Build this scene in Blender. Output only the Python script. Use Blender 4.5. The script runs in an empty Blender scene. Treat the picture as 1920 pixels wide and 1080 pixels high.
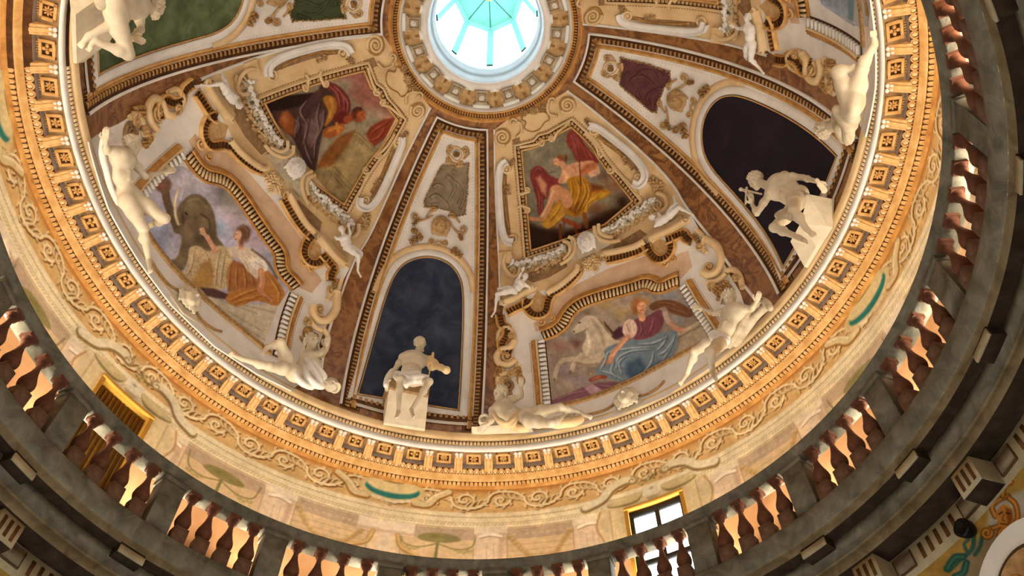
import bpy, math, random
import numpy as np
from mathutils import Matrix, Vector

random.seed(7)
RNG = np.random.default_rng(7)
SC = bpy.context.scene
COL = SC.collection
PI = math.pi

# ------------------------------------------------------------ camera, sky, lamps, exposure
FPX = 1655.0
CAM = np.array([4.767, 0.0, 1.6])
CM = np.array([[0.1156388526, 0.8475946849, 0.5178908243],
               [0.9932899774, -0.0995354916, -0.0588872337],
               [0.0016360126, 0.5212254173, -0.8534174757]])
cd = bpy.data.cameras.new('camera')
cam = bpy.data.objects.new('camera', cd)
COL.objects.link(cam)
_m = Matrix.Identity(4)
for _i in range(3):
    for _j in range(3):
        _m[_i][_j] = CM[_i, _j]
    _m[_i][3] = CAM[_i]
cam.matrix_world = _m
cd.sensor_width = 36.0
cd.lens = FPX / 1920 * 36.0
cd.clip_start = 0.05
cd.clip_end = 300
SC.camera = cam

SC.view_settings.view_transform = 'Standard'
SC.view_settings.look = 'None'
SC.view_settings.exposure = 0.22
SC.view_settings.gamma = 1.0
SC.view_settings.use_curve_mapping = False
SC.cycles.use_denoising = True
SC.cycles.max_bounces = 7
SC.cycles.diffuse_bounces = 4
SC.cycles.sample_clamp_indirect = 8.0

world = bpy.data.worlds.new('overcast sky')
SC.world = world
world.use_nodes = True
_bg = world.node_tree.nodes['Background']
_bg.inputs[0].default_value = (0.86, 0.95, 1.0, 1)
_bg.inputs[1].default_value = 12.0


def area_light(name, loc, target, sx, sy, power, color, portal=False, spread=PI):
    l = bpy.data.lights.new(name, 'AREA')
    l.shape = 'RECTANGLE'
    l.size, l.size_y = sx, sy
    l.energy = power
    l.color = color
    l.spread = spread
    if portal:
        l.cycles.is_portal = True
    o = bpy.data.objects.new(name, l)
    COL.objects.link(o)
    d = Vector(target) - Vector(loc)
    o.location = loc
    o.rotation_euler = d.to_track_quat('-Z', 'Y').to_euler()
    return o


# daylight falling through the lantern
area_light('lantern_portal', (0, 0, 21.6), (0, 0, 0), 2.1, 2.1, 1, (1, 1, 1), portal=True)
# warm floodlights standing in the gallery behind the balustrade
for _k in range(22):
    _a = math.radians(-122.5 + 360 / 22 * _k)
    _r = 5.88
    area_light('gallery_flood_and_fill', (_r * math.cos(_a), _r * math.sin(_a), 9.9),
               ((_r - 0.9) * math.cos(_a), (_r - 0.9) * math.sin(_a), 12.0), 0.5, 0.16, 31, (1.0, 0.83, 0.62), spread=math.radians(150))
_a = math.radians(47)  # extra unseen lamp, added to brighten the balusters further along
area_light('gallery_flood_and_fill', (5.86 * math.cos(_a), 5.86 * math.sin(_a), 9.75), (5.4 * math.cos(_a + .3), 5.4 * math.sin(_a + .3), 9.8), 0.4, 0.2, 30, (1.0, 0.72, 0.42))
# fill lamps added in the hall below, standing in for its door daylight
for _k in range(4):
    _a = math.radians(45 + 90 * _k)
    area_light('hall_fill', (5.6 * math.cos(_a), 5.6 * math.sin(_a), 2.2), (0, 0, 11.5), 2.0, 3.4, 190, (1.0, 0.97, 0.93))


# ------------------------------------------------------------ colours and materials
def lin(h):
    h = h.lstrip('#')
    c = [int(h[i:i + 2], 16) / 255 for i in (0, 2, 4)]
    return tuple(x / 12.92 if x <= 0.04045 else ((x + 0.055) / 1.055) ** 2.4 for x in c)


def new_mat(name):
    m = bpy.data.materials.new(name)
    m.use_nodes = True
    nt = m.node_tree
    return m, nt, nt.nodes['Principled BSDF']


def noise_node(nt, scale, detail=4, rough=0.55, dist=0.0, coord='Object'):
    tc = nt.nodes.new('ShaderNodeTexCoord')
    n = nt.nodes.new('ShaderNodeTexNoise')
    n.inputs['Scale'].default_value = scale
    n.inputs['Detail'].default_value = detail
    n.inputs['Roughness'].default_value = rough
    n.inputs['Distortion'].default_value = dist
    nt.links.new(tc.outputs[coord], n.inputs['Vector'])
    return n


def ramp(nt, src, stops):
    r = nt.nodes.new('ShaderNodeValToRGB')
    el = r.color_ramp.elements
    while len(el) < len(stops):
        el.new(0.5)
    for e, (p, c) in zip(el, stops):
        e.position = p
        e.color = (*lin(c), 1) if isinstance(c, str) else (*c, 1)
    nt.links.new(src, r.inputs['Fac'])
    return r


def add_bump(nt, b, src, strength, dist=0.02):
    bp = nt.nodes.new('ShaderNodeBump')
    bp.inputs['Strength'].default_value = strength
    bp.inputs['Distance'].default_value = dist
    nt.links.new(src, bp.inputs['Height'])
    nt.links.new(bp.outputs['Normal'], b.inputs['Normal'])


MATS = {}


def stone(name, stops, scale=3.0, rough=0.8, bump=0.3, detail=6, dist=0.3, bscale=30.0, spec=0.2):
    m, nt, b = new_mat(name)
    n = noise_node(nt, scale, detail, 0.6, dist)
    r = ramp(nt, n.outputs['Fac'], stops)
    nt.links.new(r.outputs['Color'], b.inputs['Base Color'])
    b.inputs['Roughness'].default_value = rough
    b.inputs['Specular IOR Level'].default_value = spec
    if bump:
        n2 = noise_node(nt, bscale, 3)
        add_bump(nt, b, n2.outputs['Fac'], bump, 0.01)
    MATS[name] = m
    return m


stone('white_stucco', [(0.25, '#cac8c4'), (0.55, '#dddcda'), (0.8, '#e8e8e7')], 2.5, 0.75, 0.15)
stone('cream_stucco', [(0.2, '#b89a70'), (0.5, '#d2b88e'), (0.8, '#e2cda8')], 2.5, 0.75, 0.2)
stone('figure_stucco', [(0.25, '#b3a993'), (0.5, '#c6bda8'), (0.8, '#d4ccb9')], 5, 0.65, 0.12)
stone('grey_stucco', [(0.2, '#8d8473'), (0.5, '#b3a994'), (0.8, '#cfc6b2')], 9, 0.8, 0.3)
stone('gilt', [(0.25, '#8e5f2a'), (0.5, '#b07f40'), (0.8, '#cfa262')], 6, 0.55, 0.2)
stone('pale_gilt', [(0.25, '#a87c44'), (0.5, '#c59c62'), (0.8, '#dabb88')], 6, 0.6, 0.2)
stone('brown_ground', [(0.25, '#301b0d'), (0.5, '#4a2c15'), (0.8, '#654020')], 8, 0.8, 0.3)
stone('ochre_ornament', [(0.25, '#7c5a30'), (0.5, '#9c7848'), (0.8, '#bd9866')], 10, 0.75, 0.3)
stone('tan_relief', [(0.25, '#90724a'), (0.5, '#b39468'), (0.8, '#ccb088')], 10, 0.75, 0.3)
stone('lavender_fascia', [(0.25, '#7c706e'), (0.5, '#94877f'), (0.8, '#a4988e')], 3, 0.8, 0.1)
stone('brown_marble', [(0.2, '#33180c'), (0.38, '#70441f'), (0.5, '#94683a'), (0.58, '#5f371c'), (0.68, '#a87c46'), (0.8, '#8a4f28')], 2.2, 0.5, 0.1, 9, 0.5, 20, 0.4)
stone('pink_marble', [(0.2, '#6b4a3a'), (0.4, '#94705a'), (0.55, '#a98c74'), (0.7, '#8a6a68'), (0.85, '#b08c5e')], 1.8, 0.55, 0.1, 9, 1.0, 20, 0.4)
stone('niche_blue', [(0.2, '#1b2030'), (0.45, '#2b3449'), (0.6, '#3a4356'), (0.8, '#48505f')], 2.2, 0.85, 0.1, 8, 0.5)
stone('niche_violet', [(0.2, '#15101a'), (0.5, '#1f1822'), (0.8, '#2b2230')], 2.2, 0.85, 0.1, 8, 0.5)
stone('niche_green', [(0.2, '#34402c'), (0.45, '#4c5a3e'), (0.6, '#617050'), (0.8, '#748262')], 2.2, 0.85, 0.1, 8, 0.5)
stone('grey_relief', [(0.2, '#6b5f4e'), (0.5, '#857966'), (0.8, '#9d917d')], 6, 0.8, 0.3)
stone('maroon_relief', [(0.2, '#43262a'), (0.5, '#5a363a'), (0.8, '#6e474a')], 6, 0.8, 0.3)
stone('green_relief', [(0.2, '#2b3222'), (0.5, '#3c4630'), (0.8, '#4c563e')], 6, 0.8, 0.3)
stone('old_stone', [(0.2, '#3c3a30'), (0.42, '#605f53'), (0.58, '#737165'), (0.75, '#8a877a'), (0.9, '#524e41')], 4, 0.9, 0.5, 10, 0.6, 40)
stone('ochre_stone', [(0.2, '#423826'), (0.45, '#6a5f48'), (0.7, '#837860'), (0.9, '#544a36')], 4, 0.9, 0.5, 10, 0.6, 40)
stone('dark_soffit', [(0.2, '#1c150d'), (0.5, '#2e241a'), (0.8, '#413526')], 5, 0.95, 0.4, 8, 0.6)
stone('beige_frieze', [(0.2, '#7d7358'), (0.5, '#a0957a'), (0.8, '#b6ab90')], 3, 0.9, 0.2)
stone('flute_brown', [(0.2, '#3a2412'), (0.5, '#55371d'), (0.8, '#6f4a28')], 8, 0.9, 0.2)
stone('lit_baluster_stone', [(0.2, '#553f32'), (0.5, '#705646'), (0.8, '#8a6f5c')], 6, 0.85, 0.4, 8, 0.4, 30)  # paler copy of the baluster stone, light on the plinth faces put in
stone('baluster_stone', [(0.2, '#462a1e'), (0.5, '#5e3c2c'), (0.8, '#785240')], 6, 0.85, 0.4, 8, 0.4, 30)
stone('gallery_plaster', [(0.25, '#cf9a68'), (0.5, '#dfae7e'), (0.8, '#eac092')], 2.0, 0.85, 0.1)
stone('terrazzo', [(0.3, '#a99f90'), (0.5, '#c2b8a8'), (0.8, '#d2c9ba')], 20, 0.4, 0.0)
stone('lantern_white', [(0.3, '#8c989d'), (0.6, '#98a4a8'), (0.9, '#a6b0b3')], 3, 0.6, 0.0)
stone('lantern_aqua', [(0.3, '#447c71'), (0.6, '#4c857a'), (0.9, '#558e82')], 3, 0.6, 0.0)
stone('lantern_teal', [(0.3, '#123c38'), (0.9, '#1a4a44')], 3, 0.6, 0.0)
stone('window_frame_dark', [(0.3, '#1c1a18'), (0.9, '#2a2724')], 5, 0.6, 0.0)
stone('yellow_reveal', [(0.3, '#d6a33e'), (0.9, '#e8bb58')], 3, 0.7, 0.0)
stone('shutter_brown', [(0.3, '#6b4a14'), (0.9, '#8a6420')], 8, 0.6, 0.1)
stone('black_metal', [(0.3, '#08080a'), (0.9, '#141416')], 8, 0.4, 0.0)
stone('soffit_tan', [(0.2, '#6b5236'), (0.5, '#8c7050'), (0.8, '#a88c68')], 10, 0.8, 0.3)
stone('rose_cream', [(0.2, '#b0947a'), (0.5, '#c6ab90'), (0.8, '#d6bfa6')], 4, 0.75, 0.2)
stone('plain_white', [(0.3, '#e2e6e6'), (0.9, '#f0f3f2')], 3, 0.7, 0.0)
stone('dark_line', [(0.3, '#4a3826'), (0.9, '#5e4a34')], 8, 0.8, 0.0)
stone('mask_gilt', [(0.25, '#8a5a20'), (0.5, '#b5803a'), (0.8, '#d2a45c')], 10, 0.7, 0.2)

_g, _nt, _b = new_mat('clear_glass')
_tr = _nt.nodes.new('ShaderNodeBsdfTransparent')
_gl = _nt.nodes.new('ShaderNodeBsdfGlossy')
_gl.inputs['Roughness'].default_value = 0.02
_mxs = _nt.nodes.new('ShaderNodeMixShader')
_mxs.inputs[0].default_value = 0.05
_nt.links.new(_tr.outputs[0], _mxs.inputs[1])
_nt.links.new(_gl.outputs[0], _mxs.inputs[2])
_nt.links.new(_mxs.outputs[0], _nt.nodes['Material Output'].inputs['Surface'])
MATS['glass'] = _g

for _fn, _lo, _hi in (('fresco', 0.84, 1.16), ('fresco_light', 1.02, 1.42)):
    _p, _nt, _b = new_mat(_fn)
    _at = _nt.nodes.new('ShaderNodeVertexColor')
    _at.layer_name = 'paint'
    _n = noise_node(_nt, 14, 6, 0.6)
    _r = ramp(_nt, _n.outputs['Fac'], [(0.25, (_lo, _lo, _lo)), (0.75, (_hi, _hi * .99, _hi * .975))])
    _mx = _nt.nodes.new('ShaderNodeMix')
    _mx.data_type = 'RGBA'
    _mx.blend_type = 'MULTIPLY'
    _mx.inputs['Factor'].default_value = 1.0
    _nt.links.new(_at.outputs['Color'], _mx.inputs['A'])
    _nt.links.new(_r.outputs['Color'], _mx.inputs['B'])
    _nt.links.new(_mx.outputs['Result'], _b.inputs['Base Color'])
    _b.inputs['Roughness'].default_value = 0.8
    _b.inputs['Specular IOR Level'].default_value = 0.15
    MATS[_fn] = _p


# ------------------------------------------------------------ object helpers
def empty(name, loc=(0, 0, 0), label=None, cat=None, group=None, kind=None):
    o = bpy.data.objects.new(name, None)
    COL.objects.link(o)
    o.location = loc
    o.empty_display_size = 0.1
    return tag(o, label, cat, group, kind)


def tag(o, label=None, cat=None, group=None, kind=None):
    if label: o['label'] = label
    if cat: o['category'] = cat
    if group: o['group'] = group
    if kind: o['kind'] = kind
    return o


def mesh_data(name, verts, faces, mat, smooth=False):
    me = bpy.data.meshes.new(name)
    v = np.asarray(verts, dtype=np.float64)
    if isinstance(faces, np.ndarray):
        n, k = faces.shape
        me.vertices.add(len(v))
        me.vertices.foreach_set('co', v.astype(np.float32).ravel())
        me.loops.add(n * k)
        me.loops.foreach_set('vertex_index', faces.astype(np.int32).ravel())
        me.polygons.add(n)
        me.polygons.foreach_set('loop_start', np.arange(0, n * k, k, dtype=np.int32))
        me.polygons.foreach_set('loop_total', np.full(n, k, dtype=np.int32))
        me.update(calc_edges=True)
    else:
        me.from_pydata([tuple(x) for x in v], [], faces)
        me.update()
    me.materials.append(MATS[mat] if isinstance(mat, str) else mat)
    if smooth:
        me.polygons.foreach_set('use_smooth', np.ones(len(me.polygons), dtype=bool))
    return me


def add(name, me, parent=None, mw=None):
    o = bpy.data.objects.new(name, me)
    COL.objects.link(o)
    if parent is not None:
        o.parent = parent
        if parent.parent is None and any(abs(x) > 0 for x in parent.location) and mw is None:
            o.location = -parent.location
    if mw is not None:
        o.matrix_world = mw
        if parent is not None:
            o.matrix_parent_inverse = Matrix.Identity(4)
            o.matrix_basis = Matrix.Translation(-parent.location) @ mw
    return o


def obj(name, verts, faces, mat, parent=None, smooth=False):
    return add(name, mesh_data(name, verts, faces, mat, smooth), parent)


class MB:
    """collects shapes of one material into one mesh"""
    def __init__(self):
        self.v, self.f, self.n = [], [], 0

    def put(self, v, f):
        v = np.asarray(v, float)
        self.v.append(v)
        f = np.asarray(f)
        if f.ndim == 2 and f.shape[1] == 3:
            f = np.concatenate([f, f[:, 2:3] * 0 - 1], 1)
        f = np.where(f >= 0, f + self.n, -1)
        self.f.append(f)
        self.n += len(v)
        return self

    def build(self, name, mat, parent=None, smooth=False):
        v = np.concatenate(self.v)
        f = np.concatenate(self.f)
        if (f[:, 3] >= 0).all():
            me = mesh_data(name, v, f.astype(np.int32), mat, smooth)
        else:
            fl = [tuple(int(i) for i in q if i >= 0) for q in f]
            me = mesh_data(name, v, fl, mat, smooth)
        return add(name, me, parent)


def unit(v):
    return v / (np.linalg.norm(v, axis=-1, keepdims=True) + 1e-12)


def grid_faces(n, m, close_n=False, close_m=False):
    i = np.arange(n if close_n else n - 1)
    j = np.arange(m if close_m else m - 1)
    I, J = np.meshgrid(i, j, indexing='ij')
    a = I * m + J
    b = ((I + 1) % n) * m + J
    c = ((I + 1) % n) * m + (J + 1) % m
    d = I * m + (J + 1) % m
    return np.stack([a, b, c, d], -1).reshape(-1, 4)


def lathe(profile, a0, a1, n, close=False):
    """surface of revolution about the hall's axis, profile of (r, z), angles in degrees"""
    p = np.asarray(profile, float)
    t = np.radians(np.linspace(a0, a1, n, endpoint=not close))
    v = np.stack([np.outer(np.cos(t), p[:, 0]), np.outer(np.sin(t), p[:, 0]), np.tile(p[:, 1], (n, 1))], -1)
    return v.reshape(-1, 3), grid_faces(n, len(p), close_n=close)


def cyl(a, r, z):
    a = np.radians(a)
    return np.stack(np.broadcast_arrays(r * np.cos(a), r * np.sin(a), z), -1).astype(float)


# ------------------------------------------------------------ the dome and its picture lines
ZC, RS = 13.918, 5.522


def rays(px, py):
    px = np.asarray(px, float); py = np.asarray(py, float)
    c = np.stack([(px - 960) / FPX, -(py - 540) / FPX, -np.ones_like(px)], -1)
    return unit(c @ CM.T)


def S(px, py, lift=0.0):
    """point of the dome shell seen along a sight line, raised by lift towards the hall"""
    v = rays(px, py)
    o = CAM - np.array([0, 0, ZC])
    R = RS - np.asarray(lift, float)
    b = v @ o
    c = o @ o - R * R
    t = -b + np.sqrt(np.maximum(b * b - c, 1e-9))
    return CAM + t[..., None] * v


def W(px, py, r):
    """point of an upright cylinder of radius r seen along a sight line"""
    v = rays(px, py)
    a = v[..., 0] ** 2 + v[..., 1] ** 2
    b = CAM[0] * v[..., 0]
    c = CAM[0] ** 2 - np.asarray(r, float) ** 2
    t = (-b + np.sqrt(np.maximum(b * b - a * c, 1e-9))) / a
    return CAM + t[..., None] * v


def AE(a, e, lift=0.0):
    a = np.radians(np.asarray(a, float)); e = np.radians(np.asarray(e, float))
    R = RS - np.asarray(lift, float)
    return np.stack(np.broadcast_arrays(R * np.cos(e) * np.cos(a), R * np.cos(e) * np.sin(a), ZC + R * np.sin(e)), -1)


def to_ae(P):
    P = np.asarray(P, float) - np.array([0, 0, ZC])
    return np.degrees(np.arctan2(P[..., 1], P[..., 0])), np.degrees(np.arcsin(np.clip(P[..., 2] / np.linalg.norm(P, axis=-1), -1, 1)))


def nrm(P):
    """inward normal of the dome"""
    return unit(np.array([0, 0, ZC]) - np.asarray(P, float))


def wall_n(P):
    P = np.asarray(P, float).copy()
    P[..., 2] = 0
    return -unit(P)


def pxm(P):
    """metres per photograph pixel at a point"""
    return float(-((np.asarray(P) - CAM) @ CM)[2]) / FPX


def proj(P):
    c = (np.asarray(P, float) - CAM) @ CM
    return np.stack([960 - FPX * c[..., 0] / c[..., 2], 540 + FPX * c[..., 1] / c[..., 2]], -1)


def spline(pts, n=12, closed=False):
    """Catmull-Rom through the points"""
    p = np.asarray(pts, float)
    if closed:
        q = np.concatenate([p[-1:], p, p[:2]])
        m = len(p)
    else:
        q = np.concatenate([2 * p[:1] - p[1:2], p, 2 * p[-1:] - p[-2:-1]])
        m = len(p) - 1
    t = np.linspace(0, 1, n, endpoint=False)[:, None]
    out = []
    for i in range(m):
        a, b, c, d = q[i], q[i + 1], q[i + 2], q[i + 3]
        out.append(0.5 * (2 * b + (c - a) * t + (2 * a - 5 * b + 4 * c - d) * t ** 2 + (3 * b - a - 3 * c + d) * t ** 3))
    r = np.concatenate(out)
    return r if closed else np.concatenate([r, p[-1:]])


def resample(p, step, closed=False):
    p = np.asarray(p, float)
    if closed:
        p = np.concatenate([p, p[:1]])
    d = np.concatenate([[0], np.cumsum(np.linalg.norm(np.diff(p, axis=0), axis=1))])
    n = max(2, int(round(d[-1] / step)) + 1)
    s = np.linspace(0, d[-1], n)
    r = np.stack([np.interp(s, d, p[:, k]) for k in range(p.shape[1])], 1)
    return r[:-1] if closed else r


def densify(p, step, closed=False):
    """adds points along straight runs and keeps the corners"""
    p = np.asarray(p, float)
    out = []
    m = len(p) if closed else len(p) - 1
    for i in range(m):
        a, b = p[i], p[(i + 1) % len(p)]
        k = max(1, int(np.ceil(np.linalg.norm(b - a) / step)))
        out.append(a + (b - a) * (np.arange(k) / k)[:, None])
    if not closed:
        out.append(p[-1:])
    return np.concatenate(out)


def frames(P, nfun, closed):
    if closed:
        tp = unit(P - np.roll(P, 1, 0)); tn = unit(np.roll(P, -1, 0) - P)
    else:
        d = unit(np.diff(P, axis=0))
        tp = np.concatenate([d[:1], d]); tn = np.concatenate([d, d[-1:]])
    N = nfun(P)
    T = unit(tp + tn)
    A = unit(np.cross(N, T))
    cosh = np.clip(np.sum(T * tn, -1, keepdims=True), 0.45, 1)
    return T, A, N, 1 / cosh


def sweep(P, prof, nfun=nrm, closed=False, loop_prof=False, scale=None):
    """moulding: profile of (across, height) swept along points on a surface"""
    P = np.asarray(P, float)
    T, A, N, mit = frames(P, nfun, closed)
    pr = np.asarray(prof, float)
    s = np.ones(len(P)) if scale is None else np.asarray(scale, float)
    v = P[:, None, :] + A[:, None, :] * (pr[None, :, 0:1] * (mit * s[:, None])[:, None]) + N[:, None, :] * (pr[None, :, 1:2] * s[:, None, None])
    return v.reshape(-1, 3), grid_faces(len(P), len(pr), close_n=closed, close_m=loop_prof)


def tube(P, rad, nfun=nrm, k=6, flat=1.0, lift=0.0):
    """round or flattened rod of changing radius"""
    P = np.asarray(P, float)
    rad = np.broadcast_to(np.asarray(rad, float), (len(P),))
    T, A, N, mit = frames(P, nfun, False)
    t = np.linspace(0, 2 * PI, k, endpoint=False)
    v = P[:, None] + A[:, None] * (np.cos(t)[None, :, None] * rad[:, None, None]) + N[:, None] * (np.sin(t)[None, :, None] * rad[:, None, None] * flat + lift)
    v = v.reshape(-1, 3)
    f = grid_faces(len(P), k, close_m=True)
    n = len(v)
    v = np.concatenate([v, P[:1] + N[:1] * lift, P[-1:] + N[-1:] * lift])
    j = np.arange(k)
    c0 = np.stack([np.full(k, n), (j + 1) % k, j, np.full(k, -1)], 1)
    b = (len(P) - 1) * k
    c1 = np.stack([np.full(k, n + 1), b + j, b + (j + 1) % k, np.full(k, -1)], 1)
    return v, np.concatenate([f, c0, c1])


def ellipsoid(c, ax, nu=8, nv=6):
    """ax: three row vectors"""
    u = np.linspace(0, 2 * PI, nu, endpoint=False)
    w = np.linspace(-PI / 2, PI / 2, nv + 1)
    U, V_ = np.meshgrid(u, w, indexing='ij')
    d = np.stack([np.cos(V_) * np.cos(U), np.cos(V_) * np.sin(U), np.sin(V_)], -1).reshape(-1, 3)
    return np.asarray(c) + d @ np.asarray(ax, float), grid_faces(nu, nv + 1, close_n=True)


def pip(px, py, poly):
    """signed distance to a polygon, negative inside"""
    poly = np.asarray(poly, float)
    x = px[..., None]; y = py[..., None]
    a = poly; b = np.roll(poly, -1, 0)
    e = b - a
    wx = x - a[:, 0]; wy = y - a[:, 1]
    t = np.clip((wx * e[:, 0] + wy * e[:, 1]) / (np.sum(e * e, 1) + 1e-12), 0, 1)
    d2 = ((wx - t * e[:, 0]) ** 2 + (wy - t * e[:, 1]) ** 2).min(-1)
    c1 = (a[:, 1] <= y) & (b[:, 1] > y)
    c2 = (a[:, 1] > y) & (b[:, 1] <= y)
    cr = e[:, 0] * wy - e[:, 1] * wx
    wn = (c1 & (cr > 0)).sum(-1) - (c2 & (cr < 0)).sum(-1)
    return np.where(wn != 0, -1, 1) * np.sqrt(d2)


def plate(poly, surf, l0, l1, step=8.0):
    """raised slab that follows the surface; poly in the surface's own two coordinates, surf(x, y, lift)"""
    from mathutils.geometry import delaunay_2d_cdt
    poly = np.asarray(poly, float)
    out = densify(poly, step, True)
    n = len(out)
    x0, y0 = poly.min(0); x1, y1 = poly.max(0)
    gx, gy = np.meshgrid(np.arange(x0 + step / 2, x1, step), np.arange(y0 + step / 2, y1, step))
    sd = pip(gx.ravel(), gy.ravel(), out)
    ins = np.stack([gx.ravel(), gy.ravel()], 1)[sd < -step * 0.45]
    allp = np.concatenate([out, ins])
    r = delaunay_2d_cdt([Vector(q) for q in allp], [], [list(range(n))], 1, 1e-6)
    vv = np.array([tuple(q) for q in r[0]])
    top = surf(vv[:, 0], vv[:, 1], l1)
    k = len(vv)
    faces = [tuple(f) for f in r[2]]
    b0 = surf(out[:, 0], out[:, 1], l0)
    b1 = surf(out[:, 0], out[:, 1], l1)
    v = np.concatenate([top, b0, b1])
    for i in range(n):
        j = (i + 1) % n
        faces.append((k + i, k + j, k + n + j, k + n + i))
    return v, faces


def put_plate(name, poly, surf, l0, l1, mat, parent=None, step=8.0):
    v, f = plate(poly, surf, l0, l1, step)
    return obj(name, v, f, mat, parent)


def repeat(P, spacing, uv, uf, nfun=nrm, closed=False, size=1.0, phase=0.5):
    """a small carved unit (x along, y across, z out) repeated along a path, as one mesh"""
    Q = resample(P, spacing, closed)
    if not closed and phase == 0.5:
        Q = 0.5 * (Q[1:] + Q[:-1])
    T, A, N, _ = frames(Q, nfun, closed)
    uv = np.asarray(uv, float) * size
    v = Q[:, None] + T[:, None] * uv[None, :, 0:1] + A[:, None] * uv[None, :, 1:2] + N[:, None] * uv[None, :, 2:3]
    k = len(uv)
    uf = np.asarray(uf)
    f = uf[None] + (np.arange(len(Q)) * k)[:, None, None]
    f = np.where(uf[None] < 0, -1, f)
    return v.reshape(-1, 3), f.reshape(-1, uf.shape[1])


def stations(P, spacing, nfun=nrm, closed=False, mid=True):
    Q = resample(P, spacing, closed)
    if not closed and mid:
        Q = 0.5 * (Q[1:] + Q[:-1])
    T, A, N, _ = frames(Q, nfun, closed)
    out = []
    for q, t, a, n in zip(Q, T, A, N):
        t = unit(np.cross(a, n))
        m = Matrix.Identity(4)
        for i in range(3):
            m[i][0], m[i][1], m[i][2], m[i][3] = t[i], a[i], n[i], q[i]
        out.append(m)
    return out


def frame_at(P, along, nfun=nrm):
    """matrix with x along a direction, z along the surface normal"""
    n = nfun(np.asarray(P, float))
    t = along - n * (along @ n)
    t = unit(t)
    a = np.cross(n, t)
    m = Matrix.Identity(4)
    for i in range(3):
        m[i][0], m[i][1], m[i][2], m[i][3] = t[i], a[i], n[i], P[i]
    return m


# small carved units
def leaf_unit(L, Wd, H):
    """pointed leaf, along x half length L, across y, out z"""
    v = [(-L, -Wd, 0), (L, -Wd, 0), (L * .9, Wd * .3, H * .5), (0, Wd, 0), (-L * .9, Wd * .3, H * .5), (0, -Wd * .6, H), (0, Wd * .2, H * .8)]
    f = [(0, 1, 5, -1), (1, 2, 6, 5), (2, 3, 6, -1), (3, 4, 6, -1), (4, 0, 5, 6)]
    return np.array(v, float), np.array(f)


def egg_unit(L, Wd, H, nu=8, nv=4):
    v, f = ellipsoid((0, 0, 0), np.diag([L, Wd, H]), nu, nv)
    return v, f


def box_unit(x0, x1, y0, y1, z0, z1):
    v = np.array([(x, y, z) for x in (x0, x1) for y in (y0, y1) for z in (z0, z1)], float)
    f = np.array([(0, 1, 3, 2), (4, 6, 7, 5), (0, 4, 5, 1), (2, 3, 7, 6), (1, 5, 7, 3), (0, 2, 6, 4)])
    return v, f

# ============================================================ the setting
def ring_n(nr, nz):
    def f(P):
        P = np.asarray(P, float).copy()
        P[..., 2] = 0
        return unit(-unit(P) * nr + np.array([0, 0, nz]))
    return f


def arc(a0, a1, r, z, n=200):
    return cyl(np.linspace(a0, a1, n), r, z)


A0, A1 = -85.0, -322.0        # the part of the ring the photograph shows (azimuths run clockwise in the picture)

# floor, lower wall, dome shell
v, f = lathe([(0.01, 0), (5.95, 0)], 0, 360, 72, True)
tag(obj('floor', v, f, 'terrazzo'), kind='structure')
v, f = lathe([(5.9, 0), (5.9, 8.30)], 0, 360, 120, True)
wall_low = tag(obj('wall_lower', v, f, MATS['gallery_plaster']), kind='structure')
stone('ochre_wall', [(0.2, '#8a7434'), (0.5, '#a68c46'), (0.8, '#b89e5a')], 3, 0.9, 0.1)
wall_low.data.materials[0] = MATS['ochre_wall']

ee = np.linspace(-6, 69.6, 60)
v, f = lathe(np.stack([RS * np.cos(np.radians(ee)), ZC + RS * np.sin(np.radians(ee))], 1), 0, 360, 180, True)
dome = tag(obj('ceiling', v, f, 'brown_marble', smooth=True), 'painted dome faced with brown marble strips and stucco', kind='structure')

# gallery floor
v, f = lathe([(5.30, 9.30), (6.6, 9.30)], 0, 360, 120, True)
tag(obj('floor', v, f, 'gallery_plaster'), kind='structure')

# ------------------------------------------------------------ main cornice
corn = empty('trim_1', (0, 0, 13.0), 'ring cornice of gilt and cream stucco below the painted dome', kind='structure')


def band(name, prof, mat, parent=corn, n=240):
    v, f = lathe(prof, 0, 360, n, True)
    return obj(name, v, f, mat, parent, smooth=False)


band('cymatium', [(5.66, 13.47), (5.52, 13.47), (5.475, 13.45), (5.47, 13.42), (5.485, 13.36), (5.50, 13.29), (5.53, 13.285)], 'cream_stucco')
band('bead_ground', [(5.53, 13.285), (5.545, 13.18)], 'brown_ground')
band('corona', [(5.545, 13.185), (5.53, 13.175), (5.545, 13.06), (5.57, 13.06)], 'white_stucco')
band('soffit', [(5.57, 13.06), (5.85, 13.075)], 'soffit_tan')
band('frieze_fascia', [(5.85, 13.08), (5.86, 12.965)], 'lavender_fascia')
band('egg_ground', [(5.86, 12.97), (5.87, 12.965), (5.965, 12.925)], 'brown_ground')
band('gold_fascia', [(5.965, 12.94), (5.96, 12.925), (5.975, 12.92), (5.985, 12.88), (6.0, 12.87), (6.01, 12.825), (6.03, 12.82)], 'pale_gilt')
band('leaf_ground', [(6.03, 12.822), (6.105, 12.795)], 'brown_ground')
band('lower_fillet', [(6.10, 12.81), (6.10, 12.795), (6.125, 12.785), (6.15, 12.755)], 'gilt')

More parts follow.
